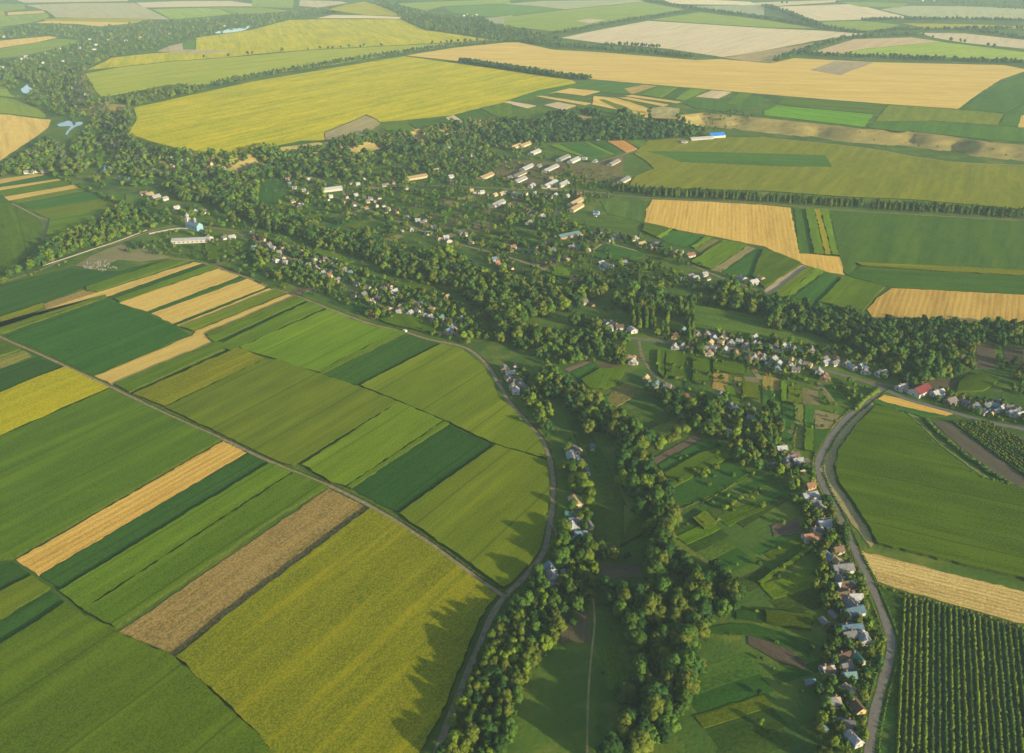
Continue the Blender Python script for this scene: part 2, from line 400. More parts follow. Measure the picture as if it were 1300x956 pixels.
fd('LS','B0','wheat',[(881,804),(1356,613),(1384,621),(905,811)],.95)
fd('LS','B0','sungreen',[(906,812),(1386,622),(1430,640),(966,831)],1.2)
fd('LS','B0','wheat',[(976,833),(1438,645),(1480,657),(1020,850)],.95)
fd('LS','B0','sungreen',[(1022,851),(1481,658),(1502,667),(1040,865)],1.0)
fd('LS','B0','corn',[(1040,866),(1502,668),(1528,680),(1070,889)],1.15)
fd('LS','B0','soy',[(1071,890),(1530,681),(1543,688),(1094,904)],.7)
fd('LS','B0','corn',[(1095,905),(1545,689),(1620,716),(1158,934)],1.15)
fd('LS','B0','soy',[(1160,935),(1622,718),(1640,728),(1182,946)],.6)
fd('LF','P','soy',[(6,427),(137,380),(190,400),(243,425),(120,478)],1.0,(.9,1.05,.85))
fd('LF','P','sungreen',[(-60,398),(0,425),(137,378),(134,376),(0,418),(-60,435)],1.1)
fd('LF','C0','wheat',[(474,232),(962,26),(985,0),(1035,28),(1078,58),(562,273)],.92)
fd('LF','C0','corn',[(566,276),(1082,62),(1178,74),(650,312)],1.0)
fd('LF','C0','soy',[(652,313),(1180,76),(1198,84),(664,320)],.6)
fd('LF','C0','sunflower',[(668,321),(1195,90),(1328,145),(825,384)],1.0,(.95,.95,1))
fd('LF','C1','sungreen',[(-432,390),(64,149),(132,150),(320,216),(530,284),(738,362),(205,680),(100,655),(0,600),(-200,500)],1.05)
fd('LF','C1','sungreen',[(-60,88),(385,-106),(500,-50),(600,-15),(735,5),(325,212),(200,180),(135,148),(72,135)],1.35,(.9,1.1,.8))
fd('LF','C1','corn',[(330,210),(738,5),(770,14),(350,222)],1.15)
fd('LF','C1','soy',[(352,222),(772,16),(850,35),(935,64),(525,276)],1.0,(1.1,1.0,.9))
fd('LF','C1','sungreen',[(540,280),(945,72),(1050,97),(1150,178),(1205,270),(1230,340),(1370,440),(1455,560),(1478,648),(1212,572),(990,466),(740,360)],1.25)
fd('LF','P','sungreen',[(629,567),(696,587),(700,618),(699,650),(694,685),(684,708),(662,732),(641,749),(575,702),(540,677),(507,654)],1.15,(1.05,1,.9))
fd('LF','P','soy',[(446,621),(570,540),(626,566),(505,651),(486,642)],.75,(.85,1,1.05))
fd('LF','P','sungreen',[(384,592),(507,512),(563,536),(440,619),(422,615)],1.3,(.95,1.05,.9))
fd('LF','P','corn',[(441,620),(564,537),(570,539),(445,622)],1.15)
# below the track
fd('LF','C0','corn',[(-250,60),(0,46),(110,96),(0,132),(-250,190)],.8)
fd('LF','C0','brown',[(-250,195),(0,136),(120,98),(160,124),(0,190),(-250,270)],1.0,(.7,1,.6))
fd('LF','C0','soy',[(-250,275),(0,195),(190,132),(308,184),(0,314),(-250,400)],.75)
fd('LF','C0','sunyellow',[(-250,405),(0,318),(320,188),(550,290),(0,534),(-250,625)],.95)
fd('LF','P','sungreen',[(-80,586),(0,557),(140,496),(282,559),(145,638),(20,709),(-20,716),(-80,738)],.95,(.8,1.05,.9))
fd('LF','P','wheat',[(20,712),(285,560),(314,574),(221,630),(49,731)],.95,(1,.9,.75))
fd('LF','P','soy',[(316,576),(342,589),(274,630),(76,748),(50,732)],.9)
fd('LF','P','sungreen',[(343,590),(374,600),(331,627),(106,776),(76,753)],1.15,(.85,1.05,.8))
fd('LF','P','corn',[(376,600),(416,620),(350,659),(146,800),(108,777)],1.0)
fd('LF','P','brown',[(418,620),(468,645),(320,757),(222,833),(152,803)],.95)
fd('LF','P','sunflower',[(471,647),(500,664),(555,700),(600,734),(630,758),(612,782),(598,815),(584,850),(562,905),(535,956),(500,1030),(400,1030),(330,935),(256,866),(225,836),(321,759)],1.0)
fd('LF','P','sungreen',[(-90,865),(0,822),(84,768),(104,780),(150,805),(222,837),(255,867),(330,938),(398,1030),(-90,1030)],.85,(.9,1.05,.8))
fd('LF','P','soy',[(-70,745),(0,718),(17,714),(39,731),(0,751),(-70,785)],.8)
fd('LF','P','sungreen',[(-70,788),(0,754),(42,733),(64,749),(0,788),(-70,822)],1.0)
fd('LF','P','soy',[(-70,825),(0,790),(65,752),(83,765),(0,820),(-70,858)],.9)
# --- beyond left belt
fd('LM','B0','wheat',[(-200,100),(0,68),(180,45),(228,48),(0,92),(-200,130)],.8)
fd('LM','B0','soy',[(-200,133),(0,95),(230,50),(288,67),(0,110),(-200,150)],1.2)
fd('LM','B0','wheat',[(-200,152),(0,112),(290,68),(308,73),(0,125),(-200,165)],.9)
fd('LM','B0','corn',[(-200,170),(0,128),(310,76),(368,96),(15,153),(0,148),(-200,190)],1.1)
fd('LM','B0','wheat',[(22,158),(370,98),(400,110),(46,177)],.9)
fd('LM','B0','sungreen',[(50,180),(404,112),(428,128),(88,188)],1.2)
fd('LM','B0','soy',[(95,192),(432,131),(520,165),(160,225)],1.3)
fd('LM','B0','sungreen',[(165,228),(522,167),(598,200),(242,265),(195,242)],1.1)
fd('LM','B0','corn',[(-250,230),(0,190),(70,200),(190,262),(208,290),(196,380),(110,480),(0,545),(-250,620)],.95)
fd('LM','B0','corn',[(245,272),(600,206),(530,258),(390,320),(245,378),(225,372)],1.2)
fd('LM','B0','grass',[(500,125),(560,125),(700,180),(690,205),(630,205)],1.3)
fd('LM','B0','tan',[(380,500),(480,440),(600,395),(800,425),(850,463),(700,480),(590,470),(480,520)],.7,(.85,1,.8))
# --- left top
fd('FAR','A0','wheat',[(-300,560),(0,573),(50,575),(150,590),(255,600),(240,640),(170,690),(80,750),(0,805),(-300,900)],1.15)
fd('FAR','A0','palegreen',[(-300,470),(0,488),(60,495),(200,550),(230,578),(225,592),(150,583),(50,570),(-300,550)],.75)
fd('FAR','A0','palegreen',[(-300,440),(0,432),(30,440),(50,470),(90,490),(0,480),(-300,465)],.85)
fd('FAR','A0','wheat',[(-300,240),(0,204),(240,182),(290,188),(180,212),(0,240),(-300,290)],1.15)
fd('FAR','A0','palegreen',[(-300,292),(0,244),(190,212),(290,195),(400,200),(380,215),(240,255),(100,285),(0,292),(-300,330)],.75)
fd('FAR','A0','wheat',[(40,62),(215,53),(228,65),(40,76)],1.0)
fd('FAR','A0','sunyellow',[(-200,40),(0,30),(18,50),(25,80),(0,85),(-200,90)],.9)
fd('FAR','A0','palegreen',[(-200,92),(30,80),(235,68),(250,85),(170,112),(0,135),(-200,150)],.8)
fd('FAR','A0','palegreen',[(-100,15),(120,22),(130,45),(30,58),(-100,40)],.7)
fd('FAR','A0','pale',[(130,25),(400,17),(670,15),(760,55),(850,98),(560,92),(280,88),(235,55)],.8,(.9,1,.85))
fd('FAR','A0','sunyellow',[(215,95),(400,90),(742,98),(690,112),(380,105),(230,104)],.9)
fd('FAR','A0','wheat',[(180,115),(230,105),(380,106),(690,113),(500,133),(380,120)],1.1)
fd('FAR','A0','pale',[(680,14),(900,6),(1150,5),(1300,25),(1290,32),(1100,32),(720,38)],1.0)
fd('FAR','A0','palegreen',[(760,46),(1000,40),(1100,46),(1160,72),(960,90),(860,98)],.95)
fd('FAR','A0','palegreen',[(1010,38),(1300,38),(1460,55),(1300,68),(1170,70),(1105,45)],.75)
fd('FAR','A1','pale',[(240,0),(440,8),(480,15),(330,38),(235,30)],.9)
fd('FAR','A1','palegreen',[(0,0),(210,-6),(205,40),(0,35)],.8)
fd('FAR','A0','pale',[(60,-8),(400,-12),(640,-8),(640,6),(120,14)],.9)
fd('FAR','A1','pale',[(-200,-30),(420,-30),(400,-8),(-200,-6)],.9)
# --- plateau, left and centre
fd('PT','A1','sunpatch',[(-280,190),(0,150),(180,102),(330,97),(740,97),(860,150),(1100,185),(1235,206),(1000,213),(700,228),(280,250),(0,272),(-100,285),(-400,306),(-660,335),(-820,350),(-700,290),(-500,268),(-280,255)],1.0,(1,1,1.6))
fd('PT','A0','tan',[(785,258),(850,230),(912,216),(916,248),(1050,252),(1195,255),(1050,266),(900,264)],1.2)
fd('PT','A0','soy',[(916,212),(974,212),(974,247),(916,247)],2.2)
fd('PT','A1','palegreen',[(-835,370),(-660,338),(-400,309),(-100,288),(280,253),(700,231),(1000,216),(1180,208),(770,262),(400,325),(0,385),(-200,425),(-420,425),(-600,462),(-750,488),(-780,460)],1.0,(1.25,1.02,.8))
fd('PT','A1','sunpatch',[(-590,540),(-230,460),(0,410),(380,345),(760,282),(1040,320),(1300,358),(1600,402),(1650,440),(1300,505),(1000,578),(750,604),(640,612),(600,585),(570,573),(520,598),(360,660),(366,704),(250,705),(80,738),(-100,778),(-300,763),(-500,710),(-620,670),(-575,600)],1.0)
fd('PT','A1','tan',[(362,664),(520,602),(568,580),(600,590),(640,618),(560,678),(440,704),(372,702)],1.05,(.95,1,.8))
fd('PT','A2','wheat',[(-490,278),(-250,240),(0,214),(70,212),(160,232),(250,250),(500,264),(760,285),(960,302),(1080,296),(1330,318),(1450,292),(1850,312),(2500,327),(2620,350),(2480,400),(2370,470),(2270,546),(1920,522),(1610,498),(1300,472),(1140,458),(560,408),(430,396),(120,348),(0,332),(-220,308)],1.1)
fd('PT','A3','tan',[(228,352),(350,308),(550,312),(380,378)],1.0)
fd('PT','A2','pale',[(285,190),(500,145),(720,105),(1000,122),(1300,142),(1580,154),(1800,170),(1550,205),(1400,235),(1200,270),(1090,286),(950,265),(800,243),(500,218)],1.1)
fd('PT','A2','brown',[(1095,290),(1250,262),(1420,236),(1700,190),(1600,222),(1440,268),(1340,314),(1200,305)],1.3,(1,1.1,1.6))
fd('PT','A2','palegreen',[(740,100),(860,80),(980,62),(1300,100),(1560,143),(1300,138),(1000,118)],.85)
fd('PT','A3','pale',[(240,262),(450,197),(740,188),(878,208),(500,244),(370,267)],.95,(1,.9,.8))
fd('PT','A3','palegreen',[(372,269),(500,247),(880,210),(1300,262),(1500,290),(1500,318),(1300,300),(800,285)],1.1)
fd('PT','A3','pale',[(780,165),(1000,168),(1300,200),(1500,215),(1500,265),(1300,245),(1000,215),(850,190)],1.0)
fd('PT','A3','sunyellow',[(690,117),(1000,122),(1300,132),(1300,146),(800,140)],.9)
fd('PT','A3','palegreen',[(285,110),(480,104),(680,125),(600,148),(480,155),(310,132)],.8)
fd('PT','A3','pale',[(50,35),(250,28),(460,20),(560,48),(730,90),(500,98),(250,105),(180,80)],1.1)
fd('PT','A3','pale',[(580,47),(720,30),(1000,32),(1300,45),(1300,95),(1000,92),(760,90)],.85,(.8,1,.85))
fd('PT','A3','palegreen',[(380,10),(560,13),(720,18),(680,40),(480,35)],.7)
fd('PT','A3','pale',[(-200,20),(50,10),(380,0),(350,12),(60,30),(-100,28)],1.0)
fd('PT','A3','soy',[(978,547),(1060,490),(1160,430),(1290,372),(1450,365),(1450,560),(1300,520),(1210,565)],1.4)
fd('PT','A3','soy',[(1175,628),(1212,570),(1300,525),(1500,560),(1500,660),(1310,640)],1.5)
fd('PT','A3','sungreen',[(556,608),(620,527),(970,550),(1195,572),(1170,628),(850,606)],1.4)
fd('PT','A3','soy',[(520,640),(556,610),(850,608),(1168,631),(1310,642),(1500,662),(1500,740),(1300,712),(1120,700),(720,655),(700,662)],1.6)
fd('PT','A3','corn',[(62,520),(110,490),(400,508),(615,526),(560,572),(300,548)],1.0)
fd('PT','A3','corn',[(0,556),(60,532),(300,550),(545,575),(500,638),(380,622),(0,578)],1.9,(.8,1.1,.9))
fd('PT','A3','wheat',[(1285,580),(1330,570),(1330,640),(1270,638)],1.0)
# small strips on the plateau (tile A2)
fd('PS','A2','soy',[(0,508),(180,450),(420,408),(560,412),(780,430),(640,475),(480,460),(330,442),(180,480),(100,500)],1.6)
fd('PS','A2','wheat',[(250,462),(330,443),(480,458),(400,480)],1.1)
fd('PS','A2','tan',[(0,515),(30,508),(160,530),(110,543)],1.6)
fd('PS','A2','tan',[(200,527),(270,512),(360,530),(300,553)],1.6)
fd('PS','A2','wheat',[(155,482),(185,480),(435,518),(400,528)],1.0)
fd('PS','A2','wheat',[(270,570),(300,557),(480,595),(400,603)],1.0)
fd('PS','A2','corn',[(0,545),(110,545),(300,556),(265,572),(200,598),(0,600)],1.1)
fd('PS','A2','corn',[(360,535),(440,528),(620,590),(500,600)],1.1)
fd('PS','A2','soy',[(350,545),(375,540),(560,595),(520,598)],.9)
fd('PS','A2','wheat',[(450,482),(560,492),(700,535),(725,548),(720,588),(640,590),(620,560),(440,525)],1.05)
fd('PS','A2','sungreen',[(470,500),(500,498),(620,540),(625,560),(560,545)],1.2)
fd('PS','A2','wheat',[(600,482),(640,476),(885,512),(860,518)],1.0)
fd('PS','A2','wheat',[(570,490),(620,488),(820,525),(790,533)],.95)
fd('PS','A2','corn',[(680,475),(780,433),(870,440),(790,492)],1.4)
fd('PS','A2','soy',[(792,492),(872,440),(930,444),(850,497)],1.1)
fd('PS','A2','corn',[(852,498),(932,445),(1020,452),(900,504)],1.7)
fd('PS','A2','tan',[(955,485),(1040,454),(1138,461),(1070,496)],1.6)
fd('PS','A2','brown',[(600,445),(700,425),(760,432),(640,472)],1.4)
fd('PS','A2','soy',[(900,520),(930,500),(1070,500),(1300,480),(1300,530),(1100,560),(960,545)],1.4)
fd('PS','A2','corn',[(1110,520),(1180,465),(1240,470),(1180,525)],1.3)
fd('PS','A1','soy',[(1015,575),(1130,545),(1220,588),(1070,615)],1.2)
fd('PS','A1','soy',[(785,618),(900,605),(970,590),(1000,625),(820,645)],1.3)
fd('PS','A1','tan',[(970,590),(1010,578),(1060,615),(1005,625)],1.6)
fd('PS','A1','corn',[(660,650),(720,625),(780,620),(815,655),(700,662)],1.3)
fd('PS','A1','corn',[(1135,542),(1260,515),(1300,522),(1300,600),(1230,588)],1.1)
fd('PS','A2','drygrass',[(720,545),(790,535),(880,545),(860,595),(740,590)],1.4)
# far centre
fd('FAR','A1','sunyellow',[(380,70),(470,45),(560,28),(625,26),(690,52),(745,82),(560,76)],.95)
fd('FAR','A1','pale',[(322,92),(400,76),(560,78),(748,86),(735,95),(560,92)],1.2)
fd('FAR','A1','palegreen',[(715,18),(900,10),(1290,-5),(1290,18),(950,32),(870,55),(760,30)],.85)
fd('FAR','A1','soy',[(960,38),(1300,22),(1560,45),(1300,78),(1180,85),(1000,65)],2.2,(1.2,1.0,1.3))
fd('FAR','A1','pale',[(1160,92),(1300,78),(1320,135),(1220,128)],.7,(.8,1,.9))
fd('FAR','A2','palegreen',[(0,88),(300,50),(700,12),(900,48),(600,100),(260,160),(160,148),(0,132)],.85)
fd('FAR','A2','tan',[(360,105),(420,95),(508,100),(430,118)],1.5)
fd('FAR','A2','pale',[(0,20),(200,5),(680,0),(700,8),(300,46),(150,30)],.8,(.8,1,.85))
fd('FAR','A2','pale',[(800,0),(1040,0),(1230,10),(1260,25),(1040,24),(830,20)],1.25)
fd('FAR','A2','pale',[(850,32),(1020,30),(1300,25),(1300,80),(1000,44)],.7,(.75,1,.9))
# --- right middle
fd('RM','A2','sungreen',[(720,705),(830,698),(1130,690),(1300,688),(1640,722),(1850,748),(2100,792),(2300,818),(2700,845),(2700,1115),(2500,1040),(2050,1000),(1700,985),(1300,956),(720,940),(620,938),(660,880),(750,845),(700,800),(650,770)],1.4,(1.15,1.0,.8))
fd('RM','A2','soy',[(705,758),(1000,762),(1300,770),(1606,778),(1635,838),(1300,833),(880,812),(790,778)],1.5)
fd('RM','B2','wheat',[(742,172),(1000,182),(1300,200),(1430,213),(1475,440),(1685,460),(1702,550),(1590,530),(1500,497),(1300,408),(1050,357),(880,325),(705,285),(712,215)],1.05,(1,.93,.8))
fd('RM','B3','soy',[(148,215),(203,222),(246,445),(178,440)],1.3)
fd('RM','B3','corn',[(206,222),(250,223),(300,450),(250,446)],1.3)
fd('RM','B3','sunyellow',[(252,224),(280,226),(335,452),(305,450)],.75)
fd('RM','B3','corn',[(282,226),(322,228),(372,455),(338,452)],1.5)
fd('RM','B3','soy',[(328,230),(600,238),(900,262),(1400,290),(1400,530),(900,508),(462,490),(440,550),(405,545),(375,450)],1.3,(1.15,1.0,.85))
fd('RM','B3','sunflower',[(464,492),(900,510),(1400,535),(1400,560),(900,535),(480,506)],.9)
fd('RM','B3','soy',[(415,553),(482,508),(900,537),(1400,562),(1400,650),(1000,632),(640,610),(590,603)],1.15)
fd('RM','B3','wheat',[(516,722),(570,665),(638,616),(1000,634),(1400,655),(1400,800),(1230,782),(960,790),(750,762),(545,768)],.85,(1,.92,.8))
fd('RS','B3','corn',[(-5,422),(60,440),(188,493),(60,575),(0,618),(-60,560),(-30,480)],.85)
fd('RS','B3','tan',[(-5,632),(60,575),(190,496),(218,508),(60,630),(15,656)],1.2)
fd('RS','B3','sungreen',[(20,657),(64,630),(222,510),(260,522),(120,645),(75,662)],1.2)
fd('RS','B3','corn',[(76,663),(122,645),(262,522),(298,535),(122,666)],1.6)
fd('RS','B3','soy',[(128,668),(302,537),(383,560),(268,686)],1.2)
fd('RS','B3','corn',[(274,688),(398,562),(500,585),(603,612),(545,670),(490,732),(380,715)],1.15,(1,.95,1))
fd('RS','B2','corn',[(762,366),(830,318),(845,322),(782,370)],1.8)
fd('RS','B2','soy',[(785,372),(848,323),(1008,358),(930,412),(850,400)],1.4)
fd('RS','B2','corn',[(935,413),(1012,360),(1040,366),(950,418)],1.7)
fd('RS','B2','brown',[(952,420),(1042,368),(1095,376),(985,440)],.8,(.8,1.1,.8))
fd('RS','B2','corn',[(935,485),(1098,378),(1215,402),(1035,522),(960,500)],1.3)
fd('RS','B2','drygrass',[(1037,525),(1220,403),(1258,415),(1083,533)],1.0)
fd('RS','B2','soy',[(1088,535),(1262,418),(1300,428),(1420,480),(1300,560),(1200,553)],1.2)
fd('RS','B2','grass',[(480,180),(715,180),(700,285),(520,245)],1.3)
fd('RS','B2','corn',[(700,292),(860,328),(825,322),(760,362),(690,330)],.9)
fd('VG','B2','grass',[(320,245),(480,260),(690,290),(640,320),(480,310),(330,290)],1.1)
fd('VG','B2','soy',[(430,440),(505,395),(660,430),(700,450),(640,480),(480,470)],1.3)
# upper village strips
fd('VG','A2','corn',[(225,730),(270,722),(400,780),(380,785)],1.6)
fd('VG','A2','soy',[(275,722),(390,712),(530,775),(420,790)],1.4)
fd('VG','A2','corn',[(395,712),(420,712),(555,772),(530,777)],1.5)
fd('VG','A2','soy',[(430,712),(480,710),(585,765),(560,772)],1.3)
fd('VG','A2','brown',[(515,708),(600,705),(665,745),(610,765)],1.5,(1.3,.9,.7))
fd('VG','A2','corn',[(605,704),(700,705),(720,725),(670,742)],1.3)
fd('VG','R5','drygrass',[(520,210),(760,230),(1000,240),(1050,290),(820,450),(560,420),(420,330)],.5)
fd('VG','R5','drygrass',[(1050,250),(1250,240),(1500,180),(1500,390),(1130,400)],.6,(1,1,.85))
# --- right bottom
fd('RR','C3','wheat',[(566,344),(600,322),(760,360),(945,412),(905,425),(760,396),(620,364)],.95,(1,.9,.7))
fd('RR','C3','soy',[(545,366),(566,348),(620,367),(760,399),(905,430),(780,430),(700,405),(640,390)],1.3)
fd('RR','C3','corn',[(560,383),(635,392),(700,430),(760,475),(860,580),(950,652),(1070,742),(1300,800),(1500,850),(1500,1400),(1400,1300),(1300,1245),(900,1155),(560,1068),(520,980),(440,860),(370,760),(352,680),(372,600),(460,480)],.80,(1.0,1,.9))
fd('RR','C3','tan',[(590,322),(540,378),(450,475),(366,590),(345,680),(362,760),(430,860),(510,980),(552,1066),(536,1085),(455,985),(372,870),(305,770),(285,690),(300,600),(345,540),(430,440)],.95,(.95,1,.8))
fd('RR','C3','brown',[(705,402),(780,437),(870,560),(1136,742),(1082,724),(900,590)],.85,(.6,1.1,.7))
fd('RR','C3','soil',[(835,447),(930,457),(1100,590),(1300,730),(1450,800),(1450,840),(1300,795),(1235,770),(1000,600)],.75,(.8,.9,.9))
fd('RR','C3','soil',[(935,455),(1100,458),(1180,480),(1300,540),(1450,620),(1450,795),(1300,727),(1100,588)],.6,(.6,.9,.6))
fd('RR','P','tan',[(1040,600),(1045,612),(1056,633),(1072,664),(1086,695),(1100,727),(1112,752),(1106,752),(1094,726),(1078,694),(1062,660),(1047,633),(1036,612)],1.0,(1.1,.9,.85))
fd('RR','D3','windrow',[(512,252),(562,268),(900,352),(1300,450),(1600,530),(1600,700),(1300,600),(1240,588),(960,508),(720,440),(610,404),(580,350)],1.0)
fd('RR','D3','grass',[(598,420),(720,455),(738,470),(725,700),(715,980),(640,980),(688,800),(690,690),(650,540)],.75)
fd('RR','D3','soil',[(745,475),(1000,525),(1240,605),(1600,720),(1600,1250),(715,1250),(718,980),(728,700)],.55,(.65,.9,.7))
# --- valley gardens
fd('VG','C2','corn',[(385,250),(480,195),(610,190),(575,260),(500,300),(420,290)],1.0)
fd('VG','C2','brown',[(500,340),(600,262),(690,300),(640,335),(560,382)],.7,(.8,1,.8))
fd('VG','C2','soil',[(300,192),(430,145),(455,150),(325,208)],1.0)
fd('VG','C2','soy',[(335,212),(455,155),(475,185),(375,245)],1.2)
fd('VG','C2','soil',[(745,640),(960,518),(990,540),(760,668)],.75)
fd('VG','C2','soy',[(770,672),(1000,545),(1080,575),(960,620),(800,715)],1.0)
fd('VG','C2','sungreen',[(800,720),(965,625),(1110,580),(1140,640),(1000,700),(850,790)],.85,(.8,1,1))
fd('VG','C2','soy',[(850,795),(1005,704),(1145,650),(1250,720),(1100,800),(960,867),(840,867)],.9)
fd('VG','C2','grass',[(600,410),(760,352),(830,450),(720,490)],.9)
fd('VG','C2','corn',[(765,105),(800,105),(802,240),(765,210)],1.0)
fd('VG','C2','corn',[(805,105),(905,130),(900,235),(808,238)],.85)
fd('VG','C2','soy',[(908,132),(935,138),(935,290),(905,285)],.9)
fd('VG','C2','corn',[(942,140),(1030,150),(1022,262),(942,255)],.9)
fd('VG','R4','brown',[(425,475),(550,485),(550,640),(420,610)],1.2,(1,.95,.8))
fd('VG','R4','corn',[(420,370),(680,420),(670,500),(560,490),(425,460)],.9)
fd('VG','R4','brown',[(590,510),(660,510),(655,650),(595,640)],1.0,(.9,1,.8))
fd('VG','R4','corn',[(665,560),(800,580),(800,700),(670,690)],.8,(1.2,1,1))
fd('VG','R4','soil',[(680,510),(800,515),(800,575),(740,620),(680,560)],1.2)
fd('VG','R4','brown',[(830,500),(960,520),(1000,620),(835,620)],1.1,(.9,1,.7))
fd('VG','R4','soy',[(830,630),(980,640),(980,730),(835,730)],1.3)
fd('VG','R4','corn',[(985,560),(1030,560),(1030,725),(985,720)],1.4)
fd('VG','R4','sungreen',[(1040,600),(1150,600),(1150,740),(1040,735)],1.0)
fd('VG','R4','drygrass',[(1155,600),(1290,600),(1300,740),(1160,740)],.65)
fd('VG','C3','soy',[(90,362),(150,365),(145,570),(90,560)],1.1)
fd('VG','C3','brown',[(155,365),(200,370),(198,590),(148,580)],.9,(.7,1.1,.7))
fd('VG','C3','soy',[(203,368),(250,372),(245,480),(203,480)],1.4)
fd('VG','C3','tan',[(252,395),(400,428),(350,490),(252,490)],.7,(.9,1,.7))
fd('VG','C3','corn',[(203,485),(245,485),(245,610),(200,600)],1.2)
fd('VG','C3','soy',[(250,495),(345,495),(290,570),(260,640),(248,610)],1.0)
fd('VG','D3','corn',[(-600,240),(-560,130),(-470,80),(-420,130),(-510,190)],.6)
fd('VG','D2','soil',[(330,600),(400,540),(480,545),(478,690),(325,690)],.8,(.9,1,.8))
fd('VG','D2','soil',[(520,325),(720,322),(720,380),(510,400)],.75)
fd('VG','D2','grass',[(480,40),(640,30),(640,200),(500,220)],.75)
fd('VG','D2','sungreen',[(960,110),(1020,75),(1080,130),(1010,160)],1.1)
fd('VG','D2','grass',[(1030,70),(1140,10),(1180,70),(1085,120)],.8)
fd('VG','D3','grass',[(-60,120),(150,0),(200,10),(-20,150)],.6)
fd('VG','D3','corn',[(40,410),(300,240),(300,260),(60,418)],1.1)
fd('VG','D3','soil',[(110,140),(230,100),(260,180),(120,190)],.7)
fd('VG','D3','corn',[(80,545),(300,570),(300,640),(82,600)],.55,(1.2,1,.8))
fd('VG','D3','soy',[(-60,540),(75,540),(70,600),(-60,585)],.7)
fd('VG','D3','soil',[(0,662),(180,700),(300,830),(120,770),(0,700)],.55)
fd('VG','D3','soy',[(-200,620),(0,600),(280,680),(290,760),(0,655),(-200,650)],.8)
fd('VG','R7','corn',[(0,180),(120,230),(280,290),(200,300),(60,250),(0,230)],1.3)
fd('VG','R7','grass',[(580,130),(740,90),(860,160),(1000,200),(900,230),(740,240),(600,200)],.95)
fd('VG','R7','corn',[(440,690),(570,640),(760,680),(860,790),(700,760),(560,730)],.9)
fd('VG','R7','soy',[(90,560),(250,510),(320,560),(400,610),(330,640),(160,590)],.9)
fd('VG','R8','grass',[(0,120),(170,100),(220,250),(80,270),(0,230)],.8)
fd('VG','R8','corn',[(340,210),(450,240),(450,300),(350,280)],1.3)
fd('VG','R8','soil',[(455,265),(520,265),(520,310),(455,310)],1.3)
fd('VG','R8','grass',[(590,90),(690,60),(820,100),(900,130),(800,170),(640,160)],1.1)
fd('VG','R8','soy',[(350,640),(620,640),(620,700),(360,700)],.9)
fd('VG','P','grass',[(860,385),(930,395),(1010,415),(1100,440),(1060,445),(960,428),(880,415)],1.3)
fd('VG','C3','corn',[(970,260),(1080,215),(1170,250),(1100,310),(960,310)],.7)
fd('VG','C3','soil',[(800,250),(980,240),(940,310),(830,290)],.65)
fd('VG','C3','soil',[(1065,70),(1150,70),(1160,190),(1060,190)],.6)
fd('VG','C3','soil',[(1200,80),(1300,90),(1300,180),(1210,160)],.6)
fd('VG','R6','soy',[(920,320),(1060,310),(1100,400),(1060,480),(950,500),(900,430)],1.1)
fd('VG','R6','corn',[(550,760),(680,750),(760,830),(560,870)],.9)
fd('VG','R6','grass',[(900,650),(1100,700),(1300,790),(1300,830),(1050,750),(900,700)],1.3)
fd('VG','R6','grass',[(0,420),(90,420),(160,470),(100,510),(0,500)],1.3)

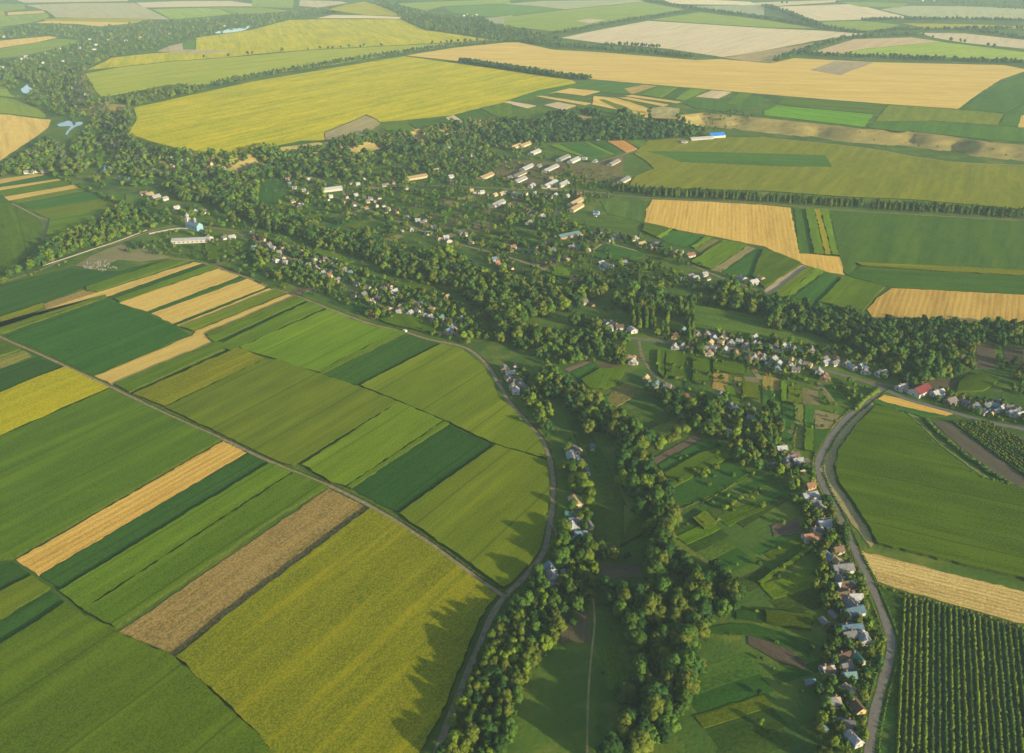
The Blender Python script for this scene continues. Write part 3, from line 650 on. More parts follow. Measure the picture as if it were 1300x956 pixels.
CROPPOLY = []
LABELQ = []          # (obj, phrase, zone) waiting for an ordinal
def make_field(i, zone, tile, typ, pts, tint, col):
    P = np.array(W(tile, pts, PL if zone in ('PT', 'PS') else None)); c = P.mean(0)
    e = np.roll(P, -1, 0) - P; L = np.linalg.norm(e, axis=1); k = L.argmax(); ang = math.atan2(e[k, 1], e[k, 0])
    if zone in ('LF', 'LS'): ang = R(55.7)
    if zone == 'RR' and typ in ('corn', 'windrow'): a_, b_ = W('D3', [(562, 268), (1300, 450)]); ang = math.atan2(b_[1] - a_[1], b_[0] - a_[0])
    cam = math.hypot(c[0], c[1]); step = 4.0 if cam < 700 else 8.0 if cam < 1300 else 25.0
    out = []
    for j in range(len(P)):
        n = max(1, int(L[j] / step))
        out += [P[j] + e[j] * q / n for q in range(n)]
    Q = np.array(out)
    jit = min(1.3, step * .2); Q += rng.normal(0, jit * .5, Q.shape)
    for RP, w in ROADLINES:      # keep the roads free
        if (RP[:, 0].max() < Q[:, 0].min() - 9) or (RP[:, 0].min() > Q[:, 0].max() + 9) or (RP[:, 1].max() < Q[:, 1].min() - 9) or (RP[:, 1].min() > Q[:, 1].max() + 9): continue
        d2 = ((Q[:, None, :] - RP[None]) ** 2).sum(2); m = d2.argmin(1)
        rt = np.gradient(RP, axis=0); rt /= np.linalg.norm(rt, axis=1)[:, None] + 1e-9
        nn = np.stack([-rt[:, 1], rt[:, 0]], 1)[m]; off = ((Q - RP[m]) * nn).sum(1)
        near = np.abs(off) < w / 2 + 1.0; near &= d2.min(1) < 100
        side = np.sign(np.median(off[np.abs(off) < 60]) if (np.abs(off) < 60).any() else 1.0) or 1.0
        Q[near] += nn[near] * ((w / 2 + 1.0) * side - off[near])[:, None]
    h = HT[typ] + (i % 23) * 0.013 + (0.25 if zone == 'FAR' else 0)
    if typ in ('grass', 'soil', 'tan', 'brown', 'drygrass') : h = 0.07 + HT[typ] * .5 + (i % 29) * 0.012
    if cam > 1250: h = 0.12 + i * .006
    zb = ground_z([c[0]], [c[1]])[0] if zone not in ('PT', 'PS') else PL
    if zone in ('PT', 'PS'): h = .14 + i * .006
    ca, sa = math.cos(-ang), math.sin(-ang); D = Q - c
    loc = np.column_stack([D[:, 0] * ca - D[:, 1] * sa, D[:, 0] * sa + D[:, 1] * ca])
    n = len(loc)
    V = np.concatenate([np.column_stack([loc, np.full(n, h)]), np.column_stack([loc, np.full(n, -0.3)])])
    area = np.sum(Q[:, 0] * np.roll(Q[:, 1], -1) - np.roll(Q[:, 0], -1) * Q[:, 1])
    top = list(range(n)) if area > 0 else list(range(n))[::-1]
    Fc = [top] + [(j, j + n, (j + 1) % n + n, (j + 1) % n) if area > 0 else ((j + 1) % n, (j + 1) % n + n, j + n, j) for j in range(n)]
    o = mesh_np(NAME[typ], V, Fc, [M[typ + '_far' if zone in ('RM', 'PT', 'FAR', 'PS') and typ + '_far' in M else typ], M['strawside' if typ in ('wheat', 'windrow', 'pale', 'tan', 'brown', 'drygrass') else 'stalks']], loc=(c[0], c[1], zb)); o.rotation_euler = (0, 0, ang)
    o.data.polygons.foreach_set('material_index', [0] + [1] * n)
    cc = np.array(col if col else (1, 1, 1)) * tint; o.color = (*cc, 1)
    tag(o, None, 'field', kind='structure'); LABELQ.append((o, PHR[typ], zone))
    CROPPOLY.append((Q, typ, zone))
for i, f in enumerate(FIELDS): make_field(i, *f)

# ---------------------------------------------------------------- ground, plateau, bank
S_ = 12000.0
xs = np.linspace(-S_, S_, 25); g = np.array([(x, y + 3000, 0.0) for y in xs for x in xs])
gf = np.array([(r * 25 + c, r * 25 + c + 1, (r + 1) * 25 + c + 1, (r + 1) * 25 + c) for r in range(24) for c in range(24)])
o = mesh_np('ground', g, gf, M['floor']); tag(o, 'green valley floor under the village and woods', 'ground', kind='structure')
def ring_dense(step=14):
    out = []
    for i in range(len(RING)):
        a, b = RING[i], RING[(i + 1) % len(RING)]; k = max(1, min(60, int(np.linalg.norm(b - a) / step)))
        out += [a + (b - a) * j / k for j in range(k)]
    return np.array(out)
RD = ring_dense(); ar = np.sum(RD[:, 0] * np.roll(RD[:, 1], -1) - np.roll(RD[:, 0], -1) * RD[:, 1])
T = np.roll(RD, -3, 0) - np.roll(RD, 3, 0); T /= np.linalg.norm(T, axis=1)[:, None] + 1e-9
NO = np.stack([T[:, 1], -T[:, 0]], 1) * (1 if ar > 0 else -1)
for _ in range(6): NO = (NO + np.roll(NO, 1, 0) + np.roll(NO, -1, 0)); NO /= np.linalg.norm(NO, axis=1)[:, None]
n = len(RD); rows = 9; V = []
gul = np.zeros(n); dist = np.concatenate([[0], np.cumsum(np.linalg.norm(np.diff(RD, axis=0), axis=1))])
for A, wl, ph in ((1.0, 131, .3), (.8, 83, 1.9), (.5, 41, 4.0), (.35, 23, 1.0)): gul += A * np.sin(dist / wl * 2 * math.pi + ph) * (.6 + .4 * np.sin(dist / 310 + ph))
gul = np.clip(gul, -.6, 2.0)
for r in range(rows):
    t = r / (rows - 1); off = SLOPE * t
    prof = 1 - (3 * t * t - 2 * t ** 3)
    z = PL * prof - 3.8 * np.maximum(gul, 0) * math.sin(math.pi * t) ** 1.2 + rng.normal(0, .6, n) * (0 < t < 1)
    off_in = off - (7.0 * np.maximum(gul, 0)) * math.sin(math.pi * t)
    p = RD + NO * np.broadcast_to(np.asarray(off_in), (n,))[:, None] * (1 if r else 0)
    V.append(np.column_stack([p, np.full(n, PL) if r == 0 else (z if r < rows - 1 else np.full(n, -0.2))]))
V = np.concatenate(V)
Fc = [(r * n + i, (r + 1) * n + i, (r + 1) * n + (i + 1) % n, r * n + (i + 1) % n) for r in range(rows - 1) for i in range(n)]
o = mesh_np('hillside', V, Fc, M['drygrass']); tag(o, 'dry eroded bank with gullies along the plateau edge', 'hillside', kind='structure'); o.color = (1.15, 1.1, .9, 1)
for p in o.data.polygons: p.use_smooth = True
o = mesh_np('terrain', np.column_stack([RING, np.full(len(RING), PL)]), [list(range(len(RING))) if ar > 0 else list(range(len(RING)))[::-1]], M['floor'])
tag(o, 'flat grassy plateau above the dry bank', 'plateau', kind='structure')

# ---------------------------------------------------------------- ponds
PONDS = [('A0', [(104, 445), (120, 436), (130, 425), (145, 425), (155, 440), (172, 460), (140, 470), (112, 462)], 'small pale pond among far-off willows beyond the beige field'),
 ('A0', [(285, 625), (310, 612), (345, 604), (375, 612), (408, 610), (412, 622), (380, 634), (350, 655), (336, 676), (328, 668), (345, 645), (350, 632), (300, 634)], 'hooked pond with a narrow arm among trees'),
 ('A0', [(488, 850), (505, 840), (520, 822), (530, 830), (528, 845), (555, 862), (520, 872), (495, 866)], 'little river bend showing between valley trees'),
 ('B0', [(590, 58), (610, 50), (645, 60), (655, 72), (600, 76)], 'sliver of open water beside the valley wood'),
 ('A0', [(1068, 168), (1095, 156), (1130, 150), (1160, 143), (1200, 140), (1265, 126), (1230, 148), (1190, 158), (1120, 166)], 'long shining lake reach in the far valley')]
PONDPOLY = []
for k, (tile, pts, lab) in enumerate(PONDS):
    P = smooth_line(W(tile, pts) + [W(tile, pts)[0]], 6)[:-1]; PONDPOLY.append(P)
    zz = ground_z([P[:, 0].mean()], [P[:, 1].mean()])[0] * 0
    ar2 = np.sum(P[:, 0] * np.roll(P[:, 1], -1) - np.roll(P[:, 0], -1) * P[:, 1])
    idx = list(range(len(P))) if ar2 > 0 else list(range(len(P)))[::-1]
    o = mesh_np('water', np.column_stack([P, np.full(len(P), 0.5)]), [idx], M['water']); tag(o, lab, 'pond', kind='structure')

# ---------------------------------------------------------------- buildings
HZ = dict(
 S1=('on the lane beside the striped fields', 'the church', (250, 286), 56), CH=('beside the white church', 'the church', (250, 286), 56),
 UV=('in the upper village', 'the round lime-green tree', (355, 257), 30), FM=('by the farm barns', 'the blue-roofed barn', (909, 172), 62),
 MV=('in the wooded middle village', 'the golden field corner', (826, 275), 35), MS=('on the main village street', 'the road fork', (1122, 493), 60),
 HL=('east of the road fork', 'the road fork', (1122, 493), 30), CR=('on the lane beside the curved road', 'the road fork', (1122, 493), 12),
 DT=('beside the winding dirt track', 'the dirt-track crossing', (636, 757), 100), FV=('in the hazy far village', 'the hooked pond', (88, 160), 20))
BLD = []
def H_(zone, s):
    for e in s.split():
        x, y, c = e.split(','); BLD.append((zone, float(x), float(y), c))
H_('CH', '182,247,nL 189.5,248,yL 198,251,wL 208,254,wL 224,265,w 249.5,269,w 257,271,s 266,303,w 285.5,303,s 294,302.5,w')
H_('S1', '320.6,297,w 325,303,rL 322,316,t 330,317,o 342,312,s 347,316,w 360,318,y 371,317,s 350,332,w 358,329,s 363,334,w 374,324,w 381.5,322,y 372,333,n 387,327,y 380,335,w 394,327,n 399,333,w '
         '409,335,o 412.6,331,s 426.6,340,y 436.8,344,s 444,348,t 410,348,w 417.7,351,o 429,357,s 487.5,368,s 500,372.5,wL 495,366,n 472,384,n 480,380,s 473.6,403,r 494,394,y 509,391.5,yL 525.6,386.4,w 533,389,s '
         '520.5,399,w 538,401.6,w 546,404,s 548.5,394,y 550,409,t 560,405.5,g 566,410.5,o 585,406.7,s 570,422,bL 581.5,424.5,s 567.5,379,y 467,367,s 452,362,s 462,375,s 476,372,s 575,416,s 497,382,s 505,398,s 530,397,s 403,341,s 392,338,s 334,306,n 354,322,s')
H_('UV', '224.6,214,w 220,216,y 235,214,s 270,216,y 284,219,w 287,225,s 296.6,221.7,sL 179,204,s 200.6,207,w 365,229,r 368.6,234,b 379.7,225,w 374,240,s 386,243,s 392.6,229,w 372,257,s 379.7,265,w 383,262,s '
         '421.5,241.7,wX 420,250.6,w 437,258,y 449.5,262,w 464.7,266,o 452,249,w 461,252,w 470,254,s 467,257,s 454.5,235,w 462,228,w 487.5,236.6,t 528,226.5,yX 553.5,217.6,yL 572.6,225.4,wL 574,233,s 598.5,243,y 612,245,w 609,248,w '
         '492.6,267,s 503,271,s 523,278.5,t 530,281,w 536,285,s 549.7,290,b 522,292.5,w 543,297.6,s 557,304,y 566,302.6,w 585,297.6,w 593,299,s 596.7,309,s 627,330.6,b 631,335,o 636,340,o 569,307,w 556,189,w 569,189,w 616,193,w 599,198,w 586.5,203,s '
         '590,206,w 602,165,w 500,233,s 515,240,s 540,287,n 478,262,s 440,251,s')
H_('FM', '678.5,194.6,wX 715,202,sX 728.5,204.6,wX 669,214,wX 698.5,215.4,wZ 684,212,tL 660,230,wX 646,227,sL 659,223,sX 699,229,yL 698.5,235,wX 714,235,wX 675,237,wL 617,225,yX 655,187,yX 666,185,yX 735,249,rL 731,258,yX 731,265,yX 757,271.5,B '
         '720,250,w 704.6,249,w 692,248.5,w 678,247,w 666,247,o 660,248,t 652,247,s 637,247,y 628,248.5,y 631.5,260,wX 646,262,y 670,269,y 687.7,275.4,w 671.5,284,w 678.5,271.5,s 640,246,s 909,174,BZ 890,177,wZ 868,181,sL 711,176,w 727.6,175.7,w 746.6,177,w 759,177,w 770.7,176.4,n 737,176,s 792,230,sX 742,202,w 779,208,sX 755,206,tL')
H_('MV', '651.4,315,o 723.8,300,tX 726,315,s 764,299,w 778,302.6,t 805,304,wL 814,311.5,yL 830,313,sL 834,312,w 858,323,yL 876,325.5,oL 763,335.6,w 774.5,340.7,w 769,338,w 894,349.6,w 882.4,354.7,w 876,352,s 942,354.7,w 956,359.8,wL 700,319,s 690,312,s 802.5,420.7,w 778,413,s 769,412,s '
         '772,418,s 786,417,n 792,335,s 681,322,t 745,318,s 965,355,y 740,385,s 718,330,s')
H_('MS', '856,428.5,o 867,421,t 856,442,w 866,441.5,w 885,427.7,s 897,426,s 906,431.5,w 917,430,nL 901.5,437,y 914.6,437,y 904.6,444,w 894.6,444,w 899,450,o 920,446,w 934,451,y 938.5,435,w 957.7,430,w 957,439,w 962,440,s 957.7,455,w 962,453,o 969,456,w 979,444.6,w 974,442,t 983,443,s 994,441.5,w 998.5,440,t '
         '981.5,457.7,w 976,465,b 987.7,464,w 984.6,471,b 1007,446,s 1017,450,b 1004.6,460.7,y 1003,467,s 1014,463,s 1025,465,y 1030,446,s 1038.5,473,w 1046,481,nL 847,492,s 868.5,509,rL 914,504,b 932,521.5,w 954,523,b 954,533,s 948,520,s 802.5,456,y 802.5,461,w 820,482,y 828,492,b 823,489,s 833,490,t 924,550.7,w '
         '888,441,s 927,437,s 946,441,s 950,458,s 990,449,s 1010,471,s 874,443,n 938,525,s')
H_('HL', '1081.7,468,w 1094,465.7,t 1098,473,s 1118.5,476,sL 1074,464,s 1145,493.6,wL 1166.7,498.7,rH 1189.6,501,wL 1206,511,sL 1224,512.7,s 1260.6,516.5,b 1246.7,524,w 1254,525,b 1271,520,w 1283.5,526.6,w 1293.7,529,w 1290,524,s 1236,518,s 1060,463,s 1048,462,w 1252,517,t 1280,520,s 1310,535,s 1325,540,w')
H_('CR', '991.6,572,w 1003,584,s 1012,587.5,w 998,590,s 1008,580,n 1028,619,o 1027,632,wL 1034,642,s 1038,638,s 1048,668,wL 1037,676,s 1029,685,oL 1060,715,y 1051,710,b 1063,700.5,n 1068.5,724,sL 1072.5,746,nL 1072.5,759,nL 1085,761,w 1082,779,bL 1079,769,s 1079,801,bL 1096,813,w 1077,809,s 1071,836,n 1087,838,g 1050,853,n 1077,861,t 1074,849,s 1065,738,s 1040,648,s 1076,880,s 1086,899,n 1072,922,s 1083,941,w 1056,893,s 1017,593,s 1043,664,s')
H_('DT', '726,582.5,wL 732.6,587.5,b 730,574,s 744,600,g 737,593,s 648,476,w 651,493,s 661,491,s 657,486,s 668,498,s 645,482,s 730,640,yL 724,656,g 726,672,w 737,681,b 722,688,w 699.4,724,b 700.8,735,w 702,746,s 655,498,w 640,470,s 729,664,s')
H_('FV', '15,47,w 5,47,w 114,50,w 138,51,w 150,46,w 178,47.5,y 188,48,y 101,61,w 122,57,w 76,62,w 29,75,w 34,73.5,w 42,75.5,w 33,72,w 2.5,86,w 244,34,s 146,39,w 226,37,w 109,124,w 112,129,w 105,123,s 159,195,w 150,190,w 220,212,w 226,214,w 129,183,w 605,19,w 600,21,w 593,18,w 589,20,w 333,19,w '
         '35,220,w 41,219.6,w 58,219,s 65,220,s 48,218,s 236,213.8,w 190,207,w 60,68,w 90,66,w 70,71,w 48,70,y 20,77,w 12,80,s 55,80,w 80,78,s 130,45,s 160,52,w 120,63,w 205,40,w 215,43,w 265,38,w 285,33,w 300,29,s 10,92,w 30,95,s 95,115,s 1185,1,w 1171,1,w')
ROOFW = dict(s='grey-roofed', w='pale-roofed', b='blue-roofed', t='teal-roofed', r='maroon-roofed', o='orange-roofed', y='sandy-roofed', n='brown-roofed', g='green-roofed', B='bright-blue-roofed')
WALLW = {'wallw': 'whitewashed', 'wallc': 'cream-walled', 'wally': 'yellow-walled', 'wallb': 'brick', 'wallu': 'light-blue-walled'}

def wall_mesh(L, Wd, hw, hr):
    l, w = L / 2, Wd / 2; mb = MB()
    v = [(-l, -w, -.3), (l, -w, -.3), (l, w, -.3), (-l, w, -.3), (-l, -w, hw), (l, -w, hw), (l, w, hw), (-l, w, hw), (-l, 0, hw + hr), (l, 0, hw + hr)]
    f = [(0, 1, 5, 4), (2, 3, 7, 6), (1, 2, 6, 9, 5), (3, 0, 4, 8, 7), (4, 5, 9, 8), (6, 7, 8, 9)]
    return mb.add(v, f)
def roof_mesh(L, Wd, hw, hr, hip=0.0):
    l, w = L / 2 + .45, Wd / 2 + .5; k = hr / (Wd / 2); z0 = hw - .5 * k + .06; zr = hw + hr + .06; t = .16; lr = l - hip
    v = [(-l, -w, z0), (l, -w, z0), (l, w, z0), (-l, w, z0), (-lr, 0, zr), (lr, 0, zr)]
    v += [(x, y, z + t) for x, y, z in v]
    f = [(6, 7, 11, 10), (8, 9, 10, 11), (0, 4, 5, 1), (2, 5, 4, 3), (0, 1, 7, 6), (2, 3, 9, 8)]
    if hip: f += [(7, 8, 11), (9, 6, 10), (1, 5, 2), (0, 3, 4), (1, 2, 8, 7), (3, 0, 6, 9)]
    else: f += [(1, 5, 11, 7), (5, 2, 8, 11), (3, 4, 10, 9), (4, 0, 6, 10)]
    return MB().add(v, f)
BPOS = []
HLAB = []
CNT = dict(house=0, barn=0, shed=0)
MESHC = {}
def cached(key, fn, mat, name):
    if key not in MESHC:
        mb = fn(); me = bpy.data.meshes.new(name); me.from_pydata(mb.v, [], mb.f); me.update(); me.materials.append(mat); MESHC[key] = me
    return MESHC[key]
def child(name, me, parent, loc=(0, 0, 0), rz=0):
    o = bpy.data.objects.new(name, me); COL.objects.link(o); o.parent = parent; o.location = loc; o.rotation_euler = (0, 0, rz); return o
def building(zone, px, py, code, x=None, y=None, shed=False):
    c, size = code[0], (code[1:] or 'M')
    if x is None: x, y = at(px, py + 0.5)
    zb = float(ground_z([x], [y])[0]); d = math.hypot(x, y)
    ang = HZ[zone][3] + random.choice((0, 0, 90)) + random.gauss(0, 8)
    if size in 'LXZ': ang = HZ[zone][3] + random.gauss(0, 4)
    if size in 'XZ' and zone == 'FM': ang = 60
    if zone == 'FM' and py < 182: ang = 18
    if c == 'B' and size == 'Z': size = 'Q'; ang = 18
    L, Wd, hw, hr = dict(M=(random.uniform(7, 9.5), random.uniform(5.5, 7), 2.7, 2.0), L=(random.uniform(11, 14), 7.5, 2.9, 2.3), X=(random.uniform(30, 38), 10, 3.3, 2.6), Z=(46, 10, 3.2, 2.6),
                         Q=(30, 18, 5.0, 4.0), H=(18, 11, 4.0, 3.4), s=(random.uniform(4, 6.5), random.uniform(3, 4.2), 2.2, .9))[size]
    if zone in ('FV',): L *= 1.25; Wd *= 1.1; hw *= 1.25
    if zone in ('S1', 'MS', 'UV', 'CR', 'DT', 'HL') and size in 'ML': q_ = .9 if zone in ('CR', 'DT', 'HL') else .78; L *= q_; Wd *= q_
    L, Wd = round(L * 2) / 2, round(Wd * 2) / 2
    kind = 'shed' if shed else 'barn' if size in 'XZQ' else 'house'
    wm = 'wallw' if c in 'wB' else 'wallc' if c == 'y' else random.choice(('wallw', 'wallw', 'wallw', 'wallc', 'wallc', 'wally', 'wallb')) if kind == 'house' else random.choice(('wallc', 'wallb', 'wallw'))
    if size == 'H': wm = 'wallw'
    root = empty({'house': 'house', 'barn': 'barn', 'shed': 'shed'}[kind], (x, y, zb), R(ang))
    child('wall', cached(('w', L, Wd, hw, hr, wm), lambda: wall_mesh(L, Wd, hw, hr), M[wm], 'wall'), root)
    hip = (Wd * .5 if random.random() < .25 and kind == 'house' else 0)
    rf = child('roof', cached(('r', L, Wd, hw, hr, c, hip), lambda: roof_mesh(L, Wd, hw, hr, hip), M['roof' + c], 'roof'), root)
    near = d < 1050
    if kind == 'house' and d < 1500:
        child('chimney', cached(('c', hw, hr), lambda: MB().box(-.35, .35, -.35, .35, hw + hr * .5, hw + hr + .9).box(-.42, .42, -.42, .42, hw + hr + .9, hw + hr + 1.02), M['wallb'], 'chimney'), rf, (random.choice((-1, 1)) * L * .22, .8, 0))
    if near and kind != 'shed':
        wme = cached(('win', hw > 3.5), lambda: MB().box(-.6, .6, -.05, .04, 1.0, 2.2).box(-.72, .72, -.03, .02, .9, .98).box(-.72, .72, -.03, .02, 2.22, 2.32), M['glass'], 'window')
        dme = cached(('door',), lambda: MB().box(-.5, .5, -.06, .04, 0, 2.1).box(.32, .4, -.11, -.06, 1.0, 1.12), M['door'], 'door')
        k = 3 if L > 14 else 2
        for s in (-1, 1):
            for j in range(k):
                xx = (-L / 2 + L * (j + .6) / (k + .2))
                child('window', wme, root, (xx, s * Wd / 2, 0), 0 if s < 0 else math.pi)
        child('window', wme, root, (L / 2, Wd * .2, 0), math.pi / 2); child('window', wme, root, (-L / 2, 0, 0), -math.pi / 2)
        child('door', dme, root, (L / 2, -Wd * .22, 0), math.pi / 2)
        if random.random() < .6:
            # porch: a lower lean-to on one long side
            pk = ('porch', wm, hw > 3.5)
            child('porch', cached(pk, lambda: MB().add([(-1.8, -.02, 0), (1.8, -.02, 0), (1.8, -2.4, 0), (-1.8, -2.4, 0), (-1.8, -.02, 2.7), (1.8, -.02, 2.7), (1.8, -2.4, 2.15), (-1.8, -2.4, 2.15)],
                  [(2, 3, 7, 6), (1, 2, 6, 5), (3, 0, 4, 7), (4, 5, 6, 7)]), M[wm], 'porch'), root, (0, -Wd / 2, 0))
    BPOS.append((x, y, max(L, Wd) / 2))
    CNT[kind] += 1
    tag(root, None, {'house': 'house', 'barn': 'barn', 'shed': 'shed'}[kind])
    sz = {'L': 'long ', 'H': 'big ', 'Q': 'huge ', 'X': 'long ', 'Z': 'very long '}.get(size, '')
    HLAB.append((root, f"{sz}{ROOFW[c]} {WALLW[wm]} {kind}", zone, kind))
    return x, y, ang
nh = 0
for b in BLD: building(*b)
nb = list(BPOS)
for (zone, px, py, c) in BLD:
    if zone == 'FV' or CNT['shed'] >= 110 or random.random() < (.75 if zone in ('S1', 'MS') else .4): continue
    x, y = at(px, py + .5); a = random.uniform(0, 6.28); r = random.uniform(10, 15)
    xx, yy = x + r * math.cos(a), y + r * math.sin(a)
    if any(np.hypot(RP[:, 0] - xx, RP[:, 1] - yy).min() < w_ / 2 + 7 for RP, w_ in ROADLINES): continue
    if all((xx - q[0]) ** 2 + (yy - q[1]) ** 2 > (q[2] + 3.5) ** 2 for q in BPOS):
        building(zone, px, py, random.choice('sssswnnt') + 's', xx, yy, True)

GARD = 1

# narrow village garden plots, laid out lot by lot
def gardens(tile, poly, adir, wr, lr, skip=.22, crops=('grass','grass','soy','corn','sungreen','soy','grass','grass','soil','corn'), zone='VG', tall=.35):
    P = np.array(W(tile, poly)); a = R(adir); ca, sa = math.cos(a), math.sin(a)
    U = P @ np.array([ca, sa]); Vv = P @ np.array([-sa, ca]); u = U.min()
    bp = np.array([(b[0], b[1], b[2]) for b in BPOS])
    while u < U.max():
        l = random.uniform(*lr); v = Vv.min()
        while v < Vv.max():
            w = random.uniform(*wr); sh = random.uniform(-3, 3); l2 = l * random.uniform(.7, 1.0)
            q = [(u + sh, v), (u + sh + l2, v + random.gauss(0, .5)), (u + sh + l2, v + w - .5), (u + sh, v + w - .5 + random.gauss(0, .4))]; v += w
            if random.random() < skip: continue
            wq = np.array([(x * ca - y * sa, x * sa + y * ca) for x, y in q]); c = wq.mean(0)
            if inpoly(wq[:, 0], wq[:, 1], P).sum() < 2 or not inpoly(c[0], c[1], P)[0]: continue
            if (np.hypot(bp[:, 0] - wq[:, 0].mean(), bp[:, 1] - wq[:, 1].mean()) < 4).any(): continue
            if (np.hypot(bp[:, 0] - c[0], bp[:, 1] - c[1]) < bp[:, 2] + 3).any(): continue
            if any((np.hypot(RP[:, 0] - c[0], RP[:, 1] - c[1]).min() < w * .6 + 3) for RP, _ in ROADLINES): continue
            if any(inpoly(c[0], c[1], cq[0])[0] for cq in CROPPOLY if cq[2] == 'VG' and not cq[1].startswith('g_')): continue
            typ = random.choice(crops); e = wq - c
            n_ = 4; h = .10 + random.random() * .1 + (random.uniform(.2, tall) if typ in ('corn', 'sungreen') else 0)
            loc = np.array([(x * ca + y * sa, -x * sa + y * ca) for x, y in e])
            # ragged outline
            pts = []
            for j in range(4):
                A, B = loc[j], loc[(j + 1) % 4]; k = max(1, int(np.hypot(*(B - A)) / 6)); pts += [A + (B - A) * t / k + np.array([random.gauss(0, .25), random.gauss(0, .25)]) for t in range(k)]
            n_ = len(pts); V = [(p[0], p[1], h) for p in pts] + [(p[0], p[1], -.2) for p in pts]
            o = mesh_np('garden_plot', V, [list(range(n_))] + [(j, j + n_, (j + 1) % n_ + n_, (j + 1) % n_) for j in range(n_)], M[typ], loc=(c[0], c[1], float(ground_z([c[0]], [c[1]])[0])))
            o.rotation_euler = (0, 0, a); t = random.uniform(.6, 1.08); o.color = (t * random.uniform(.85, 1.1), t, t * random.uniform(.8, 1.1), 1)
            tag(o, None, 'garden plot', kind='structure'); LABELQ.append((o, 'narrow village ' + dict(grass='grass', soy='vegetable', corn='corn', sungreen='mixed crop', soil='bare soil', brown='weedy', drygrass='dry')[typ] + ' plot', zone))
        u += l + 1.5
gardens('C2', [(780,690),(960,560),(1130,590),(1250,700),(1400,760),(1430,900),(1500,1100),(1500,1250),(1200,1300),(960,1100),(880,900)], 32, (5, 12), (30, 60), .1, ('grass','soy','soy','grass','sungreen','corn','grass'))
gardens('D2', [(1180,330),(1420,300),(1600,480),(1620,900),(1600,1250),(1130,1250),(1040,850),(1060,620),(1200,540)], 20, (6, 15), (35, 60), .15, ('grass','soy','soy','grass','grass','sungreen','corn'))
gardens('D2', [(430,180),(640,180),(700,60),(690,0),(480,0)], 95, (9, 16), (30, 60), .3, ('grass','grass','soy','soil'))
gardens('C2', [(300,480),(420,500),(550,560),(560,700),(600,867),(460,867),(440,700),(340,560)], 100, (9, 18), (35, 70), .25, ('grass','grass','soy','drygrass'))
gardens('D2', [(500,560),(620,520),(640,700),(620,890),(560,1250),(300,1250),(340,900),(480,700)], 95, (12, 30), (40, 90), .3, ('grass','grass','soy','soil'))
gardens('C2', [(700,70),(1250,170),(1750,280),(1720,420),(1600,560),(1480,640),(1400,480),(1250,360),(1100,320),(900,290),(750,250)], 92, (5, 10), (24, 45), .08, ('grass','corn','sungreen','corn','grass','brown','soy','drygrass'))
gardens('C2', [(330,150),(600,100),(680,130),(640,190),(500,330),(560,420),(760,440),(880,470),(840,520),(700,470),(560,400),(400,280)], 30, (8, 18), (25, 55), .2)
gardens('B2', [(740,440),(900,480),(1100,560),(1290,620),(1280,680),(900,590),(500,560),(350,540)], 40, (7, 14), (22, 45), .15, ('grass','corn','sungreen','grass','soy'))
gardens('B2', [(0,130),(340,135),(480,180),(300,240),(480,330),(640,345),(400,480),(150,540),(-20,540)], 50, (7, 14), (25, 50), .1, ('grass','corn','sungreen','grass','soy','soil'))
gardens('B1', [(850,130),(1300,150),(1300,540),(1100,430),(900,300),(700,240)], 62, (7, 14), (30, 60), .06, ('grass','corn','soy','grass','sungreen','soil','drygrass'))
gardens('B1', [(60,60),(800,60),(860,140),(640,240),(880,380),(1000,420),(860,440),(600,350),(450,340),(150,230)], 50, (8, 16), (30, 55), .15, ('grass','corn','sungreen','grass','soy','drygrass'))
gardens('B1', [(0,500),(300,560),(380,640),(620,790),(850,860),(500,760),(380,700),(200,620),(0,550)], 56, (7, 15), (25, 55), .2, ('grass','corn','sungreen','soy','grass','soil'))
gardens('B1', [(100,320),(420,430),(760,560),(1000,600),(1130,720),(1000,690),(800,600),(560,530),(280,430),(80,360)], 56, (7, 14), (20, 40), .3, ('grass','corn','sungreen','soy','grass'))
gardens('R6', [(560,640),(840,680),(840,900),(700,960),(520,860)], 56, (8, 14), (25, 50), .25)
gardens('A1', [(600,770),(1300,710),(1300,880),(600,880)], 30, (10, 20), (40, 80), .35)
gardens('C3', [(740,260),(1060,190),(1300,200),(1400,330),(1300,380),(900,330)], 60, (9, 18), (30, 60), .25)
gardens('C3', [(0,-30),(300,30),(620,150),(640,200),(300,130),(0,60)], 75, (8, 16), (25, 50), .25, ('grass','grass','corn','soy','drygrass'))

# church -------------------------------------------------------------
x, y = at(248, 291)
ch = empty('church', (x, y, 0), R(-32)); tag(ch, 'white church with blue roof and slim onion-domed tower beside the cemetery road', 'church')
wall_mesh(20, 10, 6.5, 4).build('nave_wall', M['wallu'], ch)
rf = roof_mesh(20, 10, 6.5, 4).build('nave_roof', M['roofb'], ch)
MB().box(-15, -9.9, -2.6, 2.6, 0, 13).box(-14.9 - .3, -9.6, -2.9, 2.9, 13, 13.4).build('tower', M['wallw'], ch)
MB().lathe(-12.4, 0, [(2.2, 13.4), (2.2, 15.2), (2.7, 15.6), (2.9, 16.8), (2.1, 18.2), (.8, 19.3), (.2, 20.6), (.02, 22)], 12).build('tower_dome', M['roofw'], ch)
MB().lathe(2, 0, [(1.6, 9.6), (1.6, 12.4), (2.1, 12.9), (2.2, 13.8), (1.4, 15), (.4, 16), (.02, 17.6)], 12).build('nave_dome', M['roofw'], ch)
for s in (-1, 1):
    for k in range(4): MB().box(-.6, .6, -.06, .06, 2.0, 4.8).build('window', M['glass'], ch, (-7 + k * 4.6, s * 5.01, 0))
BPOS.append((x, y, 14))
x, y = at(243, 307); hall = empty('hall', (x, y, 0), R(8)); tag(hall, 'long low white-roofed hall south of the church', 'hall')
